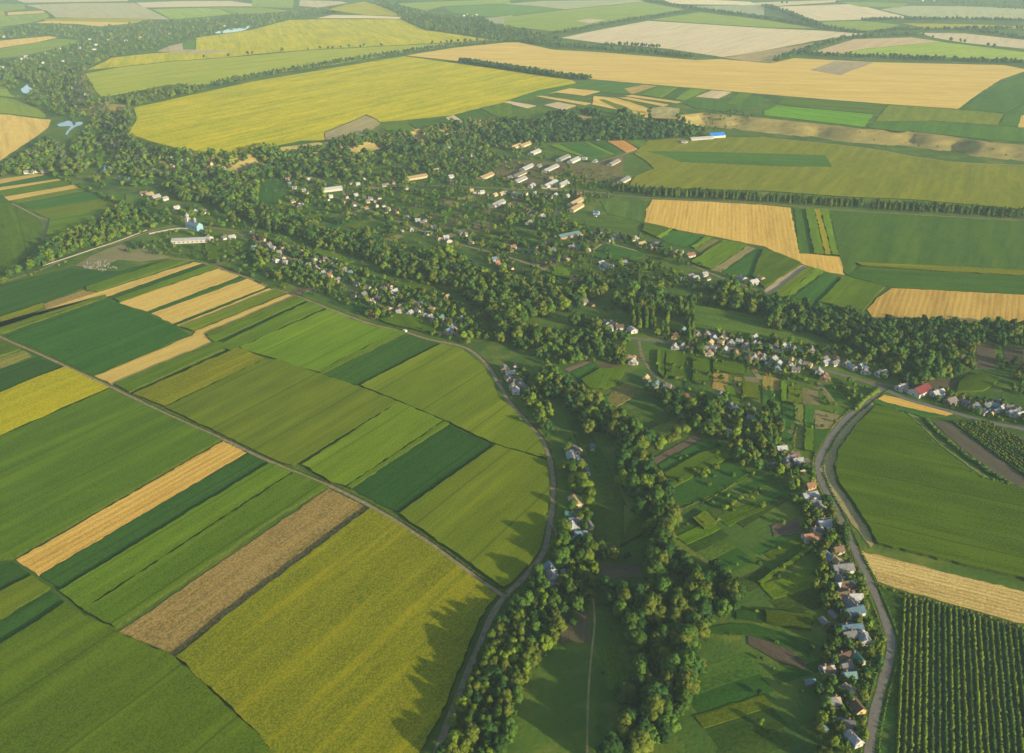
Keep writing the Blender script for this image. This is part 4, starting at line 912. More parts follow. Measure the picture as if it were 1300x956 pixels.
wall_mesh(46, 12, 3.6, 1.8).build('wall', M['wallw'], hall); roof_mesh(46, 12, 3.6, 1.8).build('roof', M['roofw'], hall); BPOS.append((x, y, 23))
for k in range(8): MB().box(-1.0, 1.0, -.05, .04, 1.1, 2.6).build('window', M['glass'], hall, (-19 + 5.4 * k, -6.0, 0))

# cemetery wall and gravestones ----------------------------------------
def wall_line(name, P, h, t, mat, label, cat, gap=None):
    P = smooth_line(P, 12); n = len(P); T = np.gradient(P, axis=0); T /= np.linalg.norm(T, axis=1)[:, None]
    Nn = np.stack([-T[:, 1], T[:, 0]], 1) * t / 2
    V = np.concatenate([np.column_stack([P + Nn, np.full(n, -.2)]), np.column_stack([P - Nn, np.full(n, -.2)]), np.column_stack([P + Nn, np.full(n, h)]), np.column_stack([P - Nn, np.full(n, h)])])
    f = []
    for i in range(n - 1):
        f += [(i, i + 1, 2 * n + i + 1, 2 * n + i), (n + i + 1, n + i, 3 * n + i, 3 * n + i + 1), (2 * n + i, 2 * n + i + 1, 3 * n + i + 1, 3 * n + i)]
    o = mesh_np(name, V, f, M[mat]); tag(o, label, cat); return o
wall_line('boundary_wall', W('B0', [(215, 503), (330, 467), (470, 420), (600, 377), (735, 325)]), 1.3, .25, 'conc', 'long whitewashed wall along the road above the cemetery', 'wall')
wall_line('boundary_wall', W('B0', [(745, 345), (900, 318), (1045, 330)]), 1.8, .4, 'conc', 'pale wall in front of the church yard', 'wall')
wall_line('yard_wall', W('R5', [(830, 452), (960, 458)]), 2.0, .5, 'wallc', 'pale yard wall below the farm barns', 'wall')
gp = W('B0', [(400, 500), (470, 470), (560, 480), (590, 520), (520, 530), (430, 520)])
gp = np.array(gp); gx0, gy0 = gp.min(0); gx1, gy1 = gp.max(0)
gme = cached(('grave',), lambda: MB().box(-.6, .6, -.12, .12, 0, 1.5).box(-.75, .75, -.3, 2.0, -.1, .3).box(-.4, .4, -.11, .11, 1.5, 1.8), M['stone'], 'gravestone')
cnt = 0
ang0 = R(56); 
for i in range(-60, 60):
    for j in range(-60, 60):
        gx = gp[:, 0].mean() + (i * 3.6) * math.cos(ang0) - (j * 2.8) * math.sin(ang0) + random.uniform(-.4, .4); gy = gp[:, 1].mean() + (i * 3.6) * math.sin(ang0) + (j * 2.8) * math.cos(ang0) + random.uniform(-.4, .4)
        if inpoly(gx, gy, gp)[0] and random.random() < .42 and cnt < 120:
            o = bpy.data.objects.new('gravestone', gme); COL.objects.link(o); o.location = (gx, gy, 0.35); o.rotation_euler = (0, 0, ang0 + R(90) + random.gauss(0, .06)); s = random.uniform(.55, 1.0); o.scale = (s, s, s)
            tag(o, 'small pale gravestone in the roadside cemetery', 'gravestone', 'gravestones in the cemetery'); cnt += 1

# van on the track -----------------------------------------------------
x, y = at(514, 421); van = empty('van', (x, y, .12), R(138)); tag(van, 'small white van on the dirt track beside the sunflower strips', 'van')
b = MB(); pr = [(-2.4, .4), (-2.4, 1.95), (1.0, 1.95), (1.55, 1.2), (2.4, 1.05), (2.45, .4)]
b.add([(p[0], -.9, p[1]) for p in pr] + [(p[0], .9, p[1]) for p in pr], [(0, 1, 2, 3, 4, 5), (11, 10, 9, 8, 7, 6)] + [((i + 1) % 6, i, i + 6, (i + 1) % 6 + 6) for i in range(6)])
b.build('body', M['van'], van); MB().add([(1.07, -.8, 1.88), (1.07, .8, 1.88), (1.56, .8, 1.25), (1.56, -.8, 1.25)], [(0, 1, 2, 3)]).build('windscreen', M['glass'], van, (.03, 0, .02))
for sx in (-1.5, 1.5):
    for sy in (-.85, .85):
        q = MB().lathe(0, 0, [(.36, -.1), (.36, .1)], 12).build('wheel', M['rubber'], van, (sx, sy, .36)); q.rotation_euler = (R(90), 0, 0)

# ---------------------------------------------------------------- trees
def ico(sub):
    t = (1 + 5 ** .5) / 2
    v = [(-1, t, 0), (1, t, 0), (-1, -t, 0), (1, -t, 0), (0, -1, t), (0, 1, t), (0, -1, -t), (0, 1, -t), (t, 0, -1), (t, 0, 1), (-t, 0, -1), (-t, 0, 1)]
    f = [(0, 11, 5), (0, 5, 1), (0, 1, 7), (0, 7, 10), (0, 10, 11), (1, 5, 9), (5, 11, 4), (11, 10, 2), (10, 7, 6), (7, 1, 8), (3, 9, 4), (3, 4, 2), (3, 2, 6), (3, 6, 8), (3, 8, 9), (4, 9, 5), (2, 4, 11), (6, 2, 10), (8, 6, 7), (9, 8, 1)]
    v = [np.array(p) / np.linalg.norm(p) for p in v]
    for _ in range(sub):
        c, nf = {}, []
        def mid(a, b):
            k = (min(a, b), max(a, b))
            if k not in c: m = v[a] + v[b]; v.append(m / np.linalg.norm(m)); c[k] = len(v) - 1
            return c[k]
        for a, b, d in f:
            x, y, z = mid(a, b), mid(b, d), mid(d, a); nf += [(a, x, z), (b, y, x), (d, z, y), (x, y, z)]
        f = nf
    return np.array(v), np.array(f)
ICO = [ico(0), ico(1), ico(2)]
def crown(kind, lod, seed):
    """unit-height tree crown as triangles: lumpy lobes and loose leaf clumps; z from 0 (ground) to 1"""
    r = np.random.default_rng(seed)
    if kind == 'poplar': nl, rad, zc, zs, lr = 7, .07, .56, .40, .13
    elif kind == 'fruit': nl, rad, zc, zs, lr = 6, .26, .58, .16, .26
    elif kind == 'pine': nl, rad, zc, zs, lr = 7, .13, .55, .30, .17
    else: nl, rad, zc, zs, lr = 16, .25, .58, .24, .155
    if lod == 0: nl = max(3, nl // 2); lr *= 1.25
    if lod == 2: nl = int(nl * 1.3)
    iv, if_ = ICO[(0, 1, 1)[lod]]
    V, Fc, C = [], [], []
    nv = 0
    for i in range(nl):
        a = r.uniform(0, 2 * math.pi) if i else 0; q = math.sqrt(r.uniform(0.1, 1)) if i else 0
        z = zc + zs * r.uniform(-1, 1); 
        if kind in ('poplar',): z = .2 + .7 * (i + .5) / nl
        fall = 1 - .55 * max(0, (z - zc) / zs) if kind != 'pine' else 1.25 - z
        c = np.array([rad * q * math.cos(a) * fall, rad * q * math.sin(a) * fall, z])
        s = lr * r.uniform(.75, 1.2) * (fall ** .5)
        if kind == 'poplar': s *= 1 - .5 * (i / nl)
        C.append((c, s))
        v = iv * (1 + r.normal(0, .2, len(iv)))[:, None] * np.array([s, s, s * (.85 if kind != 'poplar' else 1.2)]) + c
        V.append(v); Fc.append(if_ + nv); nv += len(v)
    nq = {0: 30, 1: 150, 2: 900}[lod]; sz = {0: .085, 1: .05, 2: .034}[lod]
    cs = np.array([c for c, s in C]); ss = np.array([s for c, s in C])
    k = r.integers(0, len(C), nq); dr = r.normal(0, 1, (nq, 3)); dr[:, 2] += .25; dr /= np.linalg.norm(dr, axis=1)[:, None]
    p = cs[k] + dr * ss[k][:, None] * r.uniform(.9, 1.42, nq)[:, None]
    u = np.cross(dr, r.normal(0, 1, (nq, 3))); u /= np.linalg.norm(u, axis=1)[:, None]; w = np.cross(dr, u) + dr * r.uniform(-.6, .6, nq)[:, None]
    s_ = sz * r.uniform(.6, 1.3, nq)[:, None]
    q0 = p + u * s_; q1 = p - u * s_ * .6 + w * s_ * .8; q2 = p - u * s_ * .5 - w * s_ * .9
    V.append(np.stack([q0, q1, q2], 1).reshape(-1, 3)); Fc.append(np.arange(nq * 3).reshape(-1, 3) + nv)
    V = np.concatenate(V); V[:, 2] -= V[:, 2].min() - .10 if kind != 'poplar' else V[:, 2].min() - .04
    V *= np.array([1, 1, 1 / V[:, 2].max()])
    return V, np.concatenate(Fc)
def trunk(kind, seed):
    r = np.random.default_rng(seed); mb = MB()
    mb.lathe(0, 0, [(.032, -.02), (.022, .15), (.017, .35), (.008, .62)], 6)
    for i in range(4):
        a = i * 1.6 + r.uniform(0, .5); z = .22 + .07 * i; d = np.array([math.cos(a), math.sin(a)]); e = d * .14
        n = len(mb.v); s = .008; o_ = np.array([-d[1], d[0]]) * s
        mb.add([(o_[0], o_[1], z), (-o_[0], -o_[1], z), (0, 0, z + .018), (e[0] + o_[0] * .4, e[1] + o_[1] * .4, z + .16), (e[0] - o_[0] * .4, e[1] - o_[1] * .4, z + .16), (e[0], e[1], z + .17)], [(0, 1, 4, 3), (1, 2, 5, 4), (2, 0, 3, 5)])
    return mb
VAR = 6
CR = {}
for k_ in ('broad', 'fruit', 'poplar', 'pine'):
    for lod in (0, 1, 2):
        for s in range(VAR): CR[k_, lod, s] = crown(k_, lod, 100 * s + lod * 7 + len(k_))

TONES = {  # base colours
 'dark': (0.028, 0.072, 0.015), 'mid': (0.055, 0.112, 0.015), 'lime': (0.110, 0.165, 0.013), 'olive': (0.092, 0.120, 0.015), 'grey': (0.085, 0.115, 0.050)}
TREES = []   # x, y, h, kind, tone, zonephrase
CROPS_BLOCK = [(Q, Q[:, 0].min(), Q[:, 0].max(), Q[:, 1].min(), Q[:, 1].max()) for Q, typ, zone in CROPPOLY]
BP = np.array([(b[0], b[1], b[2]) for b in BPOS])
def blocked(X, Y, crops=True, margin=0.0):
    ok = np.ones(len(X), bool)
    for i in range(0, len(X), 4000):
        s = slice(i, i + 4000)
        d = np.hypot(X[s, None] - BP[None, :, 0], Y[s, None] - BP[None, :, 1]) - BP[None, :, 2] * .85
        ok[s] &= d.min(1) > 1.0 + margin
        # keep the house fronts visible from the south
        dx = X[s, None] - BP[None, :, 0] * 0.985; dy = Y[s, None] - BP[None, :, 1]
        vis = (np.abs(X[s, None] - BP[None, :, 0]) < BP[None, :, 2] * .8) & (dy < 0) & (dy > -7)
        ok[s] &= ~(vis.any(1) & (rng.random(vis.shape[0]) < .55))
    for P, w in ROADLINES:
        x0, y0 = P.min(0) - 10; x1, y1 = P.max(0) + 10; m = np.where(ok & (X > x0) & (X < x1) & (Y > y0) & (Y < y1))[0]
        if len(m): ok[m] &= segdist(X[m], Y[m], P, False) > w / 2 + 1.5
    for P in PONDPOLY:
        ok &= ~inpoly(X, Y, P)
        c = P.mean(0); dy = c[1] - Y; ok &= ~((np.abs(X - c[0]) < np.ptp(P[:, 0]) * .55) & (dy > 0) & (dy < np.ptp(P[:, 1]) * .5 + 38))
    if crops:
        for Q, a, b, c, d in CROPS_BLOCK:
            m = np.where(ok & (X > a) & (X < b) & (Y > c) & (Y < d))[0]
            if len(m): ok[m] &= ~inpoly(X[m], Y[m], Q)
    return ok
def scatter(tile, poly, sp, h0, h1, kind='broad', tones=('dark', 'mid', 'mid', 'lime', 'olive'), zone='valley', crops=True, drop=0.0):
    if zone == GT or 'yards' in zone: sp *= .80; drop *= .55
    if zone == 'far woods': drop *= 2.2
    if zone not in (GT, 'far woods'): sp *= .93
    P = np.array(W(tile, poly, None)); cam = np.hypot(*P.mean(0))
    # canopy outline is seen at mid-height: pull the polygon toward the camera accordingly
    zc = (h0 + h1) * .25; P = P * (1 - zc / H)
    x0, y0 = P.min(0); x1, y1 = P.max(0)
    nx, ny = int((x1 - x0) / sp) + 2, int((y1 - y0) / (sp * .87)) + 2
    gx, gy = np.meshgrid(np.arange(nx), np.arange(ny)); X = x0 + (gx + .5 * (gy % 2)) * sp; Y = y0 + gy * sp * .87
    X = X.ravel() + rng.normal(0, sp * .28, X.size); Y = Y.ravel() + rng.normal(0, sp * .28, Y.size)
    m = inpoly(X, Y, P); X, Y = X[m], Y[m]
    m = blocked(X, Y, crops); X, Y = X[m], Y[m]
    # natural clearings
    nz = np.sin(X / 37 + 1.3 * np.sin(Y / 51)) * np.cos(Y / 43 + np.sin(X / 29)); 
    m = (rng.random(len(X)) > drop) & ~((drop > 0) & (nz > .75)); X, Y, nz = X[m], Y[m], nz[m]
    for x, y, q in zip(X, Y, nz):
        h = rng.uniform(h0 * .72, h1 * 1.08) * (1 + .14 * q); TREES.append((x, y, h, kind, tones[rng.integers(len(tones))], zone))
def rowof(tile, line, sp, width, h0, h1, kind='broad', tones=('dark', 'mid', 'mid', 'olive'), zone='windbreak', crops=False, drop=0.0):
    P = np.array(W(tile, line)); L = np.linalg.norm(np.diff(P, axis=0), axis=1)
    X, Y = [], []
    for i in range(len(L)):
        t = (P[i + 1] - P[i]) / L[i]; nn = np.array([-t[1], t[0]])
        for k in range(int(L[i] / sp)):
            for w in np.arange(-width / 2, width / 2 + .1, sp):
                p = P[i] + t * (k + .5) * sp + nn * w + rng.normal(0, sp * .2, 2); X.append(p[0]); Y.append(p[1])
    if not X: return
    X, Y = np.array(X), np.array(Y); m = blocked(X, Y, crops) & (rng.random(len(X)) >= drop)
    for x, y in zip(X[m], Y[m]): TREES.append((x, y, rng.uniform(h0, h1), kind, tones[rng.integers(len(tones))], zone))

TB, CB, DW, MW, GT, CRz, VW, WB, FWd = ('in the dense belt beside the winding dirt track', 'in the central stream belt', 'in the dark wood right of the meadow', 'in the big wood in the middle of the valley',
   'in the gardens of the village', 'among the cottages beside the curved road', 'in the valley wood above the stream', 'in the windbreak row', 'far woods')
GTN = ('mid', 'mid', 'lime', 'dark', 'olive'); DK = ('dark', 'dark', 'mid', 'mid', 'olive'); FTN = ('mid', 'lime', 'olive', 'grey', 'mid')
# near bottom
scatter('D2', [(235,330),(330,190),(400,170),(500,240),(505,400),(490,510),(380,560),(330,660),(240,750),(160,890),(60,1250),(-250,1250),(-110,890),(-40,790),(60,590),(150,440)], 6.4, 8, 13, 'broad', ('mid','mid','lime','olive','dark'), TB)
scatter('D2', [(370,60),(460,10),(500,60),(440,160),(500,240),(400,190),(330,160)], 7, 6, 9, 'fruit', ('lime','mid'), TB)
scatter('D2', [(-100,880),(-40,790),(50,590),(120,560),(240,640),(250,740),(160,890),(60,1100),(-150,1100)], 4.6, 9, 13, 'pine', ('olive','olive','lime','mid'), TB)
scatter('D2', [(700,60),(750,-10),(850,-10),(875,100),(850,170),(900,250),(960,340),(1100,300),(1180,390),(1195,520),(1040,545),(1020,600),(1045,700),(970,850),(930,1000),(700,1250),(560,1250),(620,900),(690,800),(680,640),(640,560),(560,500),(530,400),(640,410),(740,420),(740,180)], 7.2, 10, 16, 'broad', DK + ('olive',), CB)
scatter('D2', [(510,240),(640,215),(700,330),(560,330)], 7, 8, 11, 'broad', DK, CB)
scatter('C2', [(235,180),(330,260),(380,275),(460,300),(590,420),(640,450),(700,490),(740,590),(745,700),(820,780),(835,870),(700,870),(650,800),(590,790),(570,690),(600,640),(560,520),(480,500),(420,490),(330,400),(280,330),(190,300),(160,240)], 7.5, 9, 15, 'broad', DK + ('olive','lime'), CB)
rowof('C2', [(745,600),(840,525),(915,490)], 6, 5, 8, 10, 'fruit', ('lime','olive','mid'), CB)
scatter('C2', [(640,195),(760,300),(900,305),(1130,330),(1250,380),(1300,470),(1380,520),(1300,600),(1200,660),(1110,620),(1090,560),(970,530),(900,440),(850,430),(780,350)], 8.2, 8, 13, 'broad', DK + ('lime','olive'), 'in the thicket around the hidden cottages')
scatter('C3', [(-60,480),(80,400),(95,520),(60,560),(160,620),(240,680),(285,820),(325,870),(360,960),(300,960),(180,870),(110,760),(-20,690),(-120,640)], 8, 6, 10, 'broad', GTN, CRz)
scatter('C3', [(0,360),(30,350),(80,400),(80,540),(20,520),(-30,440)], 8, 6, 9, 'broad', GTN, CRz)
scatter('D3', [(200,-10),(375,0),(430,110),(480,255),(540,400),(560,520),(620,640),(650,740),(600,900),(560,1250),(330,1250),(320,870),(360,700),(410,580),(330,500),(300,400),(330,280),(250,230),(270,100)], 5.8, 5, 9, 'broad', GTN + ('olive',), CRz)
scatter('C2', [(60,185),(110,180),(190,270),(225,390),(255,470),(190,540),(150,480),(115,370),(50,300)], 8, 6, 10, 'broad', GTN, 'beside the roadside cottages at the track bend')
scatter('C2', [(290,560),(340,555),(440,730),(430,870),(380,870),(300,700)], 7, 6, 9, 'fruit', ('lime','lime','mid'), 'beside the row of cottages on the meadow edge')
scatter('C2', [(50,60),(260,20),(450,-20),(600,0),(690,90),(640,160),(600,175),(430,135),(280,170),(235,190),(180,130)], 9, 7, 11, 'broad', GTN, GT, drop=.25)
rowof('C2', [(925,-110),(935,20),(950,110)], 6, 8, 9, 15, 'poplar', ('lime','mid'), 'beside the white cottage on the main street')
rowof('C2', [(985,60),(985,120)], 6, 4, 7, 9, 'fruit', ('mid','lime'), 'beside the white cottage on the main street')
rowof('R8', [(910,500),(915,660)], 6, 8, 12, 16, 'poplar', ('mid','lime'), 'in the twin poplar row above the main street')
rowof('R8', [(980,500),(1000,650)], 6, 6, 12, 16, 'poplar', ('mid','olive'), 'in the twin poplar row above the main street')
rowof('R8', [(1140,560),(1120,690)], 7, 5, 10, 14, 'poplar', ('mid','lime'), 'in the poplar row by the orange-roofed cottage')
rowof('R8', [(935,270),(935,350)], 6, 4, 13, 16, 'poplar', ('mid',), 'in the poplar row above the clearing')
# garden / strip boundary bushes near
for ln in ([(960,100),(1080,60),(1200,30),(1300,-20)], [(1000,150),(1200,40)]): rowof('D2', ln, 9, 1, 3, 5, 'fruit', ('lime','mid'), 'in the hedge line between the lower garden strips', drop=.4)
for ln in ([(1040,640),(1250,500)], [(880,740),(1080,680)], [(100,380),(100,520)]): rowof('C2', ln, 10, 2, 3, 6, 'fruit', ('mid','lime'), 'standing alone between garden strips', drop=.5)
# middle: big woods
scatter('B1', [(0,235),(60,215),(150,235),(300,285),(420,330),(470,350),(560,320),(620,350),(700,430),(860,440),(960,430),(1060,460),(1180,550),(1300,540),(1310,860),(1180,760),(1100,670),(980,580),(850,560),(700,530),(620,480),(430,405),(380,410),(220,340),(0,285)], 8.4, 11, 16, 'broad', DK + ('olive','lime','mid'), MW)
scatter('R6', [(240,330),(380,285),(480,325),(560,330),(740,260),(860,280),(920,320),(900,430),(960,510),(1080,535),(1200,590),(1300,630),(1300,720),(1150,680),(950,600),(820,545),(700,530),(640,475),(500,450),(380,440),(300,380)], 8.6, 11, 16, 'broad', DK + ('olive','lime','mid'), MW)
scatter('R6', [(980,100),(1300,50),(1300,190),(1000,260),(860,260),(700,200),(500,180),(200,110),(30,50),(-60,90),(-60,300),(200,290),(500,300),(870,300)], 13, 8, 13, 'broad', GTN + ('dark',), VW, drop=.15)
scatter('R6', [(420,540),(700,530),(830,610),(820,670),(600,620),(500,600)], 10, 7, 12, 'broad', GTN, VW, drop=.2)
scatter('R6', [(-100,420),(300,440),(420,520),(330,560),(0,540),(-200,480)], 12, 6, 11, 'broad', GTN, VW, drop=.3)
scatter('R6', [(840,650),(960,700),(1300,840),(1400,900),(1300,950),(1000,900),(860,800)], 13, 5, 9, 'broad', GTN, GT, drop=.3)
scatter('B0', [(0,555),(110,510),(200,420),(300,370),(400,300),(560,225),(650,225),(700,260),(600,345),(400,425),(220,480),(120,520),(0,580)], 7.2, 9, 13, 'broad', GTN + ('lime',), 'in the tree belt behind the white cemetery wall', crops=False)
rowof('B0', [(230,35),(330,70),(420,110),(540,165),(640,215)], 8, 6, 4, 8, 'broad', GTN, VW)
rowof('B0', [(-100,600),(0,585),(120,560),(250,520),(360,475)], 9, 3, 2.5, 5, 'fruit', ('olive','lime'), 'cemetery hedge', drop=.3)
rowof('B0', [(620,430),(800,445),(1000,470),(1150,520),(1300,570)], 8, 4, 4, 8, 'broad', ('dark','mid'), 'above the golden strips', drop=.1)
scatter('B0', [(900,420),(1010,440),(1300,560),(1600,680),(1560,560),(1300,440),(1150,420)], 15, 3, 7, 'fruit', GTN, GT, drop=.3)
# left valley
scatter('A0', [(0,140),(200,118),(500,135),(740,107),(960,95),(1160,75),(1300,70),(1660,35),(1700,50),(1500,90),(1300,135),(980,190),(800,230),(550,285),(440,340),(0,430),(-300,440),(-300,340),(0,295),(100,290),(380,215),(400,195),(290,185),(0,195),(-300,230),(-300,150)], 24, 8, 14, 'broad', FTN, FWd, drop=.12)
scatter('A0', [(-200,300),(430,345),(400,370),(460,430),(480,490),(460,560),(350,600),(270,560),(60,470),(0,425),(-200,420)], 15, 8, 13, 'broad', FTN, FWd, drop=.12)
scatter('A0', [(480,500),(600,480),(650,540),(680,610),(640,660),(700,710),(1000,770),(1300,790),(1300,880),(-100,880),(20,830),(100,780),(240,700),(350,720),(420,650),(460,600)], 12.5, 8, 14, 'broad', FTN, FWd, drop=.12)
scatter('B0', [(300,-20),(700,-20),(760,30),(800,80),(700,110),(560,110),(440,100),(330,55)], 12, 7, 13, 'broad', FTN, FWd, drop=.15)
scatter('A0', [(100,780),(240,690),(300,730),(250,840),(20,840)], 8, 10, 14, 'broad', FTN, FWd, crops=False)
# belts on the plateau
scatter('A0', [(480,492),(620,480),(760,452),(880,432),(1030,427),(1040,443),(900,470),(680,522),(640,555),(560,520)], 12, 8, 12, 'broad', FTN, FWd, crops=False)
rowof('A1', [(-195,430),(-100,408),(0,388),(200,354),(400,321),(600,288),(770,263),(1000,230),(1240,207)], 13, 26, 8, 12, 'broad', ('mid','dark','grey'), FWd)
scatter('A1', [(620,30),(700,60),(760,95),(870,150),(1000,175),(1300,205),(1560,200),(1400,150),(1290,138),(1150,92),(960,80),(850,60),(720,20),(650,5)], 22, 10, 15, 'broad', DK, FWd)
for ln, w in (([(250,172),(420,140),(600,107),(800,77),(980,50)], 26), ([(700,0),(830,25),(980,48),(1300,92),(1580,137),(1720,158),(1800,170)], 36), ([(70,205),(280,234),(520,248),(760,268),(960,290)], 34), ([(500,225),(680,232),(780,240)], 14)):
    rowof('A2', ln, 14, w, 8, 15, 'broad', ('dark','dark','mid'), FWd, drop=.14)
rowof('A1', [(1045,312),(1300,350),(1560,390),(1690,400)], 10, 22, 12, 16, 'broad', ('dark','dark','mid'), FWd)
for ln, w in (([(150,270),(400,285),(800,298),(1300,318),(1500,325)], 24), ([(40,310),(150,270),(280,230),(400,195),(560,183),(760,178)], 20), ([(560,165),(700,152),(1000,150),(1300,195),(1400,205)], 18), ([(490,105),(700,100),(1000,98),(1300,108)], 24), ([(980,148),(1300,146)], 14), ([(0,30),(100,60),(200,100),(290,135)], 26)):
    rowof('A3', ln, 12, w, 8, 16, 'broad', ('dark','dark','mid'), FWd, drop=.14)
rowof('A3', [(760,175),(900,200),(1050,222),(1300,258)], 28, 1, 9, 15, 'broad', ('dark','mid'), FWd, drop=.3)
rowof('A3', [(50,18),(250,20),(400,12)], 40, 1, 12, 15, 'broad', ('dark',), FWd, drop=.3)
rowof('A1', [(0,270),(120,263),(320,248),(520,238),(720,230),(850,222),(1020,215),(1150,205)], 22, 1, 9, 14, 'broad', ('dark','mid'), FWd, drop=.35)
rowof('A0', [(900,298),(1080,286),(1270,272)], 45, 1, 9, 12, 'broad', ('dark',), FWd, drop=.4)
scatter('A3', [(700,-20),(1400,-20),(1400,50),(1000,30)], 32, 8, 12, 'broad', FTN, FWd, crops=False, drop=.2)
# wood under the plateau
scatter('A1', [(0,765),(150,732),(380,705),(540,708),(600,675),(640,655),(800,668),(1000,650),(1150,640),(1300,625),(1300,700),(1000,720),(880,760),(620,740),(560,800),(600,880),(0,880)], 10, 10, 15, 'broad', DK + ('olive',), 'in the wood under the sunflower plateau', drop=.05)
scatter('A2', [(0,635),(110,600),(300,605),(480,600),(740,590),(960,630),(1000,660),(820,680),(500,690),(200,700),(130,700),(0,700)], 9.5, 11, 16, 'broad', ('dark','dark','mid'), 'in the wood under the sunflower plateau')
scatter('A2', [(1050,570),(1250,570),(1230,640),(1100,650),(1000,640)], 16, 3, 6, 'fruit', FTN, FWd)
# villages
scatter('B1', [(0,0),(1300,0),(1300,560),(1100,440),(900,420),(700,410),(500,300),(300,270),(150,230),(50,150),(0,100)], 20, 5, 10, 'broad', GTN, GT, drop=.28)
scatter('A1', [(560,760),(1300,700),(1300,880),(560,880)], 14, 5, 10, 'broad', GTN, GT, drop=.25)
scatter('B1', [(0,300),(280,420),(560,520),(780,600),(950,640),(1140,740),(1280,867),(1050,880),(750,800),(500,720),(380,640),(60,540),(0,480)], 10, 5, 9, 'broad', GTN + ('lime',), GT, drop=.22)
scatter('A2', [(0,700),(200,710),(220,800),(400,870),(0,870)], 13, 4, 8, 'broad', GTN, GT, drop=.3)
scatter('B2', [(-20,0),(560,20),(560,110),(350,115),(0,115)], 15, 4, 8, 'broad', GTN, GT, drop=.35)
scatter('B2', [(0,120),(350,130),(560,150),(400,200),(300,240),(480,330),(640,340),(900,440),(1100,540),(1300,600),(1300,690),(900,610),(500,580),(0,560)], 15, 5, 10, 'broad', DK + ('lime',), GT, drop=.22)
scatter('B2', [(-20,560),(250,580),(480,580),(800,600),(860,650),(1060,640),(1080,600),(1140,590),(1200,640),(1300,650),(1300,800),(1100,740),(950,755),(760,720),(600,700),(470,690),(370,740),(470,800),(440,867),(-20,867)], 8.6, 9, 15, 'broad', DK + ('olive','lime'), MW, drop=.08)
scatter('R8', [(340,520),(560,560),(620,520),(680,620),(640,860),(420,860),(340,760)], 12, 5, 9, 'broad', GTN, GT, drop=.35)
scatter('B3', [(-30,648),(260,700),(500,735),(545,772),(760,765),(1000,790),(1400,800),(1400,880),(700,880),(400,850),(0,800)], 8, 8, 13, 'broad', DK, DW, crops=False)
scatter('C3', [(200,-40),(1400,-40),(1300,10),(1190,20),(1060,30),(1060,170),(870,225),(740,270),(680,260),(640,170),(500,100),(350,40)], 8.6, 8, 13, 'broad', DK + ('olive','mid'), DW, crops=False)
scatter('C3', [(1160,50),(1210,10),(1300,0),(1400,60),(1300,200),(1200,200),(1170,150)], 9, 6, 10, 'broad', DK, DW)
scatter('C3', [(1230,210),(1320,200),(1350,320),(1240,290)], 9, 6, 9, 'broad', ('mid','olive'), DW)
scatter('C3', [(-60,-50),(200,-10),(350,50),(520,110),(640,190),(600,240),(480,190),(300,150),(-60,130)], 12, 5, 9, 'broad', GTN, 'among the yards of the main village street', drop=.2)
scatter('R4', [(-60,100),(500,130),(1300,260),(1300,560),(900,470),(500,330),(0,300)], 12, 5, 8, 'broad', GTN, 'among the yards of the main village street', drop=.3)
scatter('C3', [(700,270),(1300,330),(1400,470),(1240,470),(960,390),(860,350)], 13, 4, 8, 'broad', GTN, 'among the yards of the main village street', drop=.2)
scatter('C3', [(330,230),(460,250),(530,280),(470,350),(340,300)], 12, 4, 7, 'fruit', ('mid','lime'), GT, drop=.4)
scatter('C2', [(780,690),(960,560),(1130,590),(1250,700),(1400,760),(1500,1100),(1200,1300),(960,1100),(880,900)], 17, 2.5, 5, 'fruit', ('lime','mid'), 'on the lower garden strips', crops=False, drop=.3)
scatter('D2', [(1180,330),(1420,300),(1620,480),(1620,900),(1300,1100),(1050,900),(1060,620),(1200,540)], 20, 2.5, 5, 'fruit', ('lime','mid','dark'), 'on the dark plots by the curved road', crops=False, drop=.3)
scatter('C2', [(700,70),(1250,170),(1750,280),(1720,420),(1480,640),(1250,360),(900,290),(750,250)], 17, 2.5, 5, 'fruit', ('lime','mid'), GT, crops=False, drop=.4)
scatter('A3', [(0,590),(380,640),(720,660),(1300,725),(1400,800),(1000,790),(550,730),(0,680)], 22, 1.5, 3.5, 'fruit', ('mid','olive'), FWd, drop=.25)
scatter('R5', [(520,210),(760,230),(1050,290),(1300,250),(1450,390),(1130,400),(820,450),(560,420),(420,330)], 16, 2, 6, 'fruit', ('mid','olive','lime'), FWd, crops=False, drop=.15)
def scrub(tile, poly, sp=9, h0=2.2, h1=5, tones=GTN, drop=.2): scatter(tile, poly, sp, h0, h1, 'fruit', tones, 'far woods', crops=False, drop=drop * .45)
scrub('B1', [(0,60),(400,60),(1300,20),(1300,560),(1100,440),(900,420),(700,410),(500,300),(300,270),(150,230),(50,150)], 13)
scrub('A1', [(600,760),(1300,700),(1300,880),(560,880)], 14)
scrub('B2', [(-20,20),(560,20),(560,130),(400,200),(300,240),(480,330),(640,340),(900,440),(1300,600),(1300,680),(900,610),(500,580),(-20,560)], 11.5)
scrub('B1', [(0,300),(280,420),(560,520),(780,600),(950,640),(1140,740),(1280,867),(1050,880),(750,800),(500,720),(380,640),(60,540),(0,480)], 10)
scrub('B1', [(0,270),(300,350),(560,450),(900,580),(1100,680),(1130,720),(900,630),(560,510),(280,410),(0,300)], 13)
scrub('R4', [(-60,100),(500,130),(1300,260),(1300,560),(900,470),(500,330),(0,300)], 8)
scrub('R8', [(340,520),(620,520),(860,420),(900,660),(640,860),(420,860),(340,760)], 11)
scrub('D3', [(230,-10),(390,0),(440,110),(490,255),(550,400),(570,520),(630,640),(660,740),(610,900),(570,1250),(380,1250),(370,870),(400,700),(430,580)], 5, 1.8, 4)
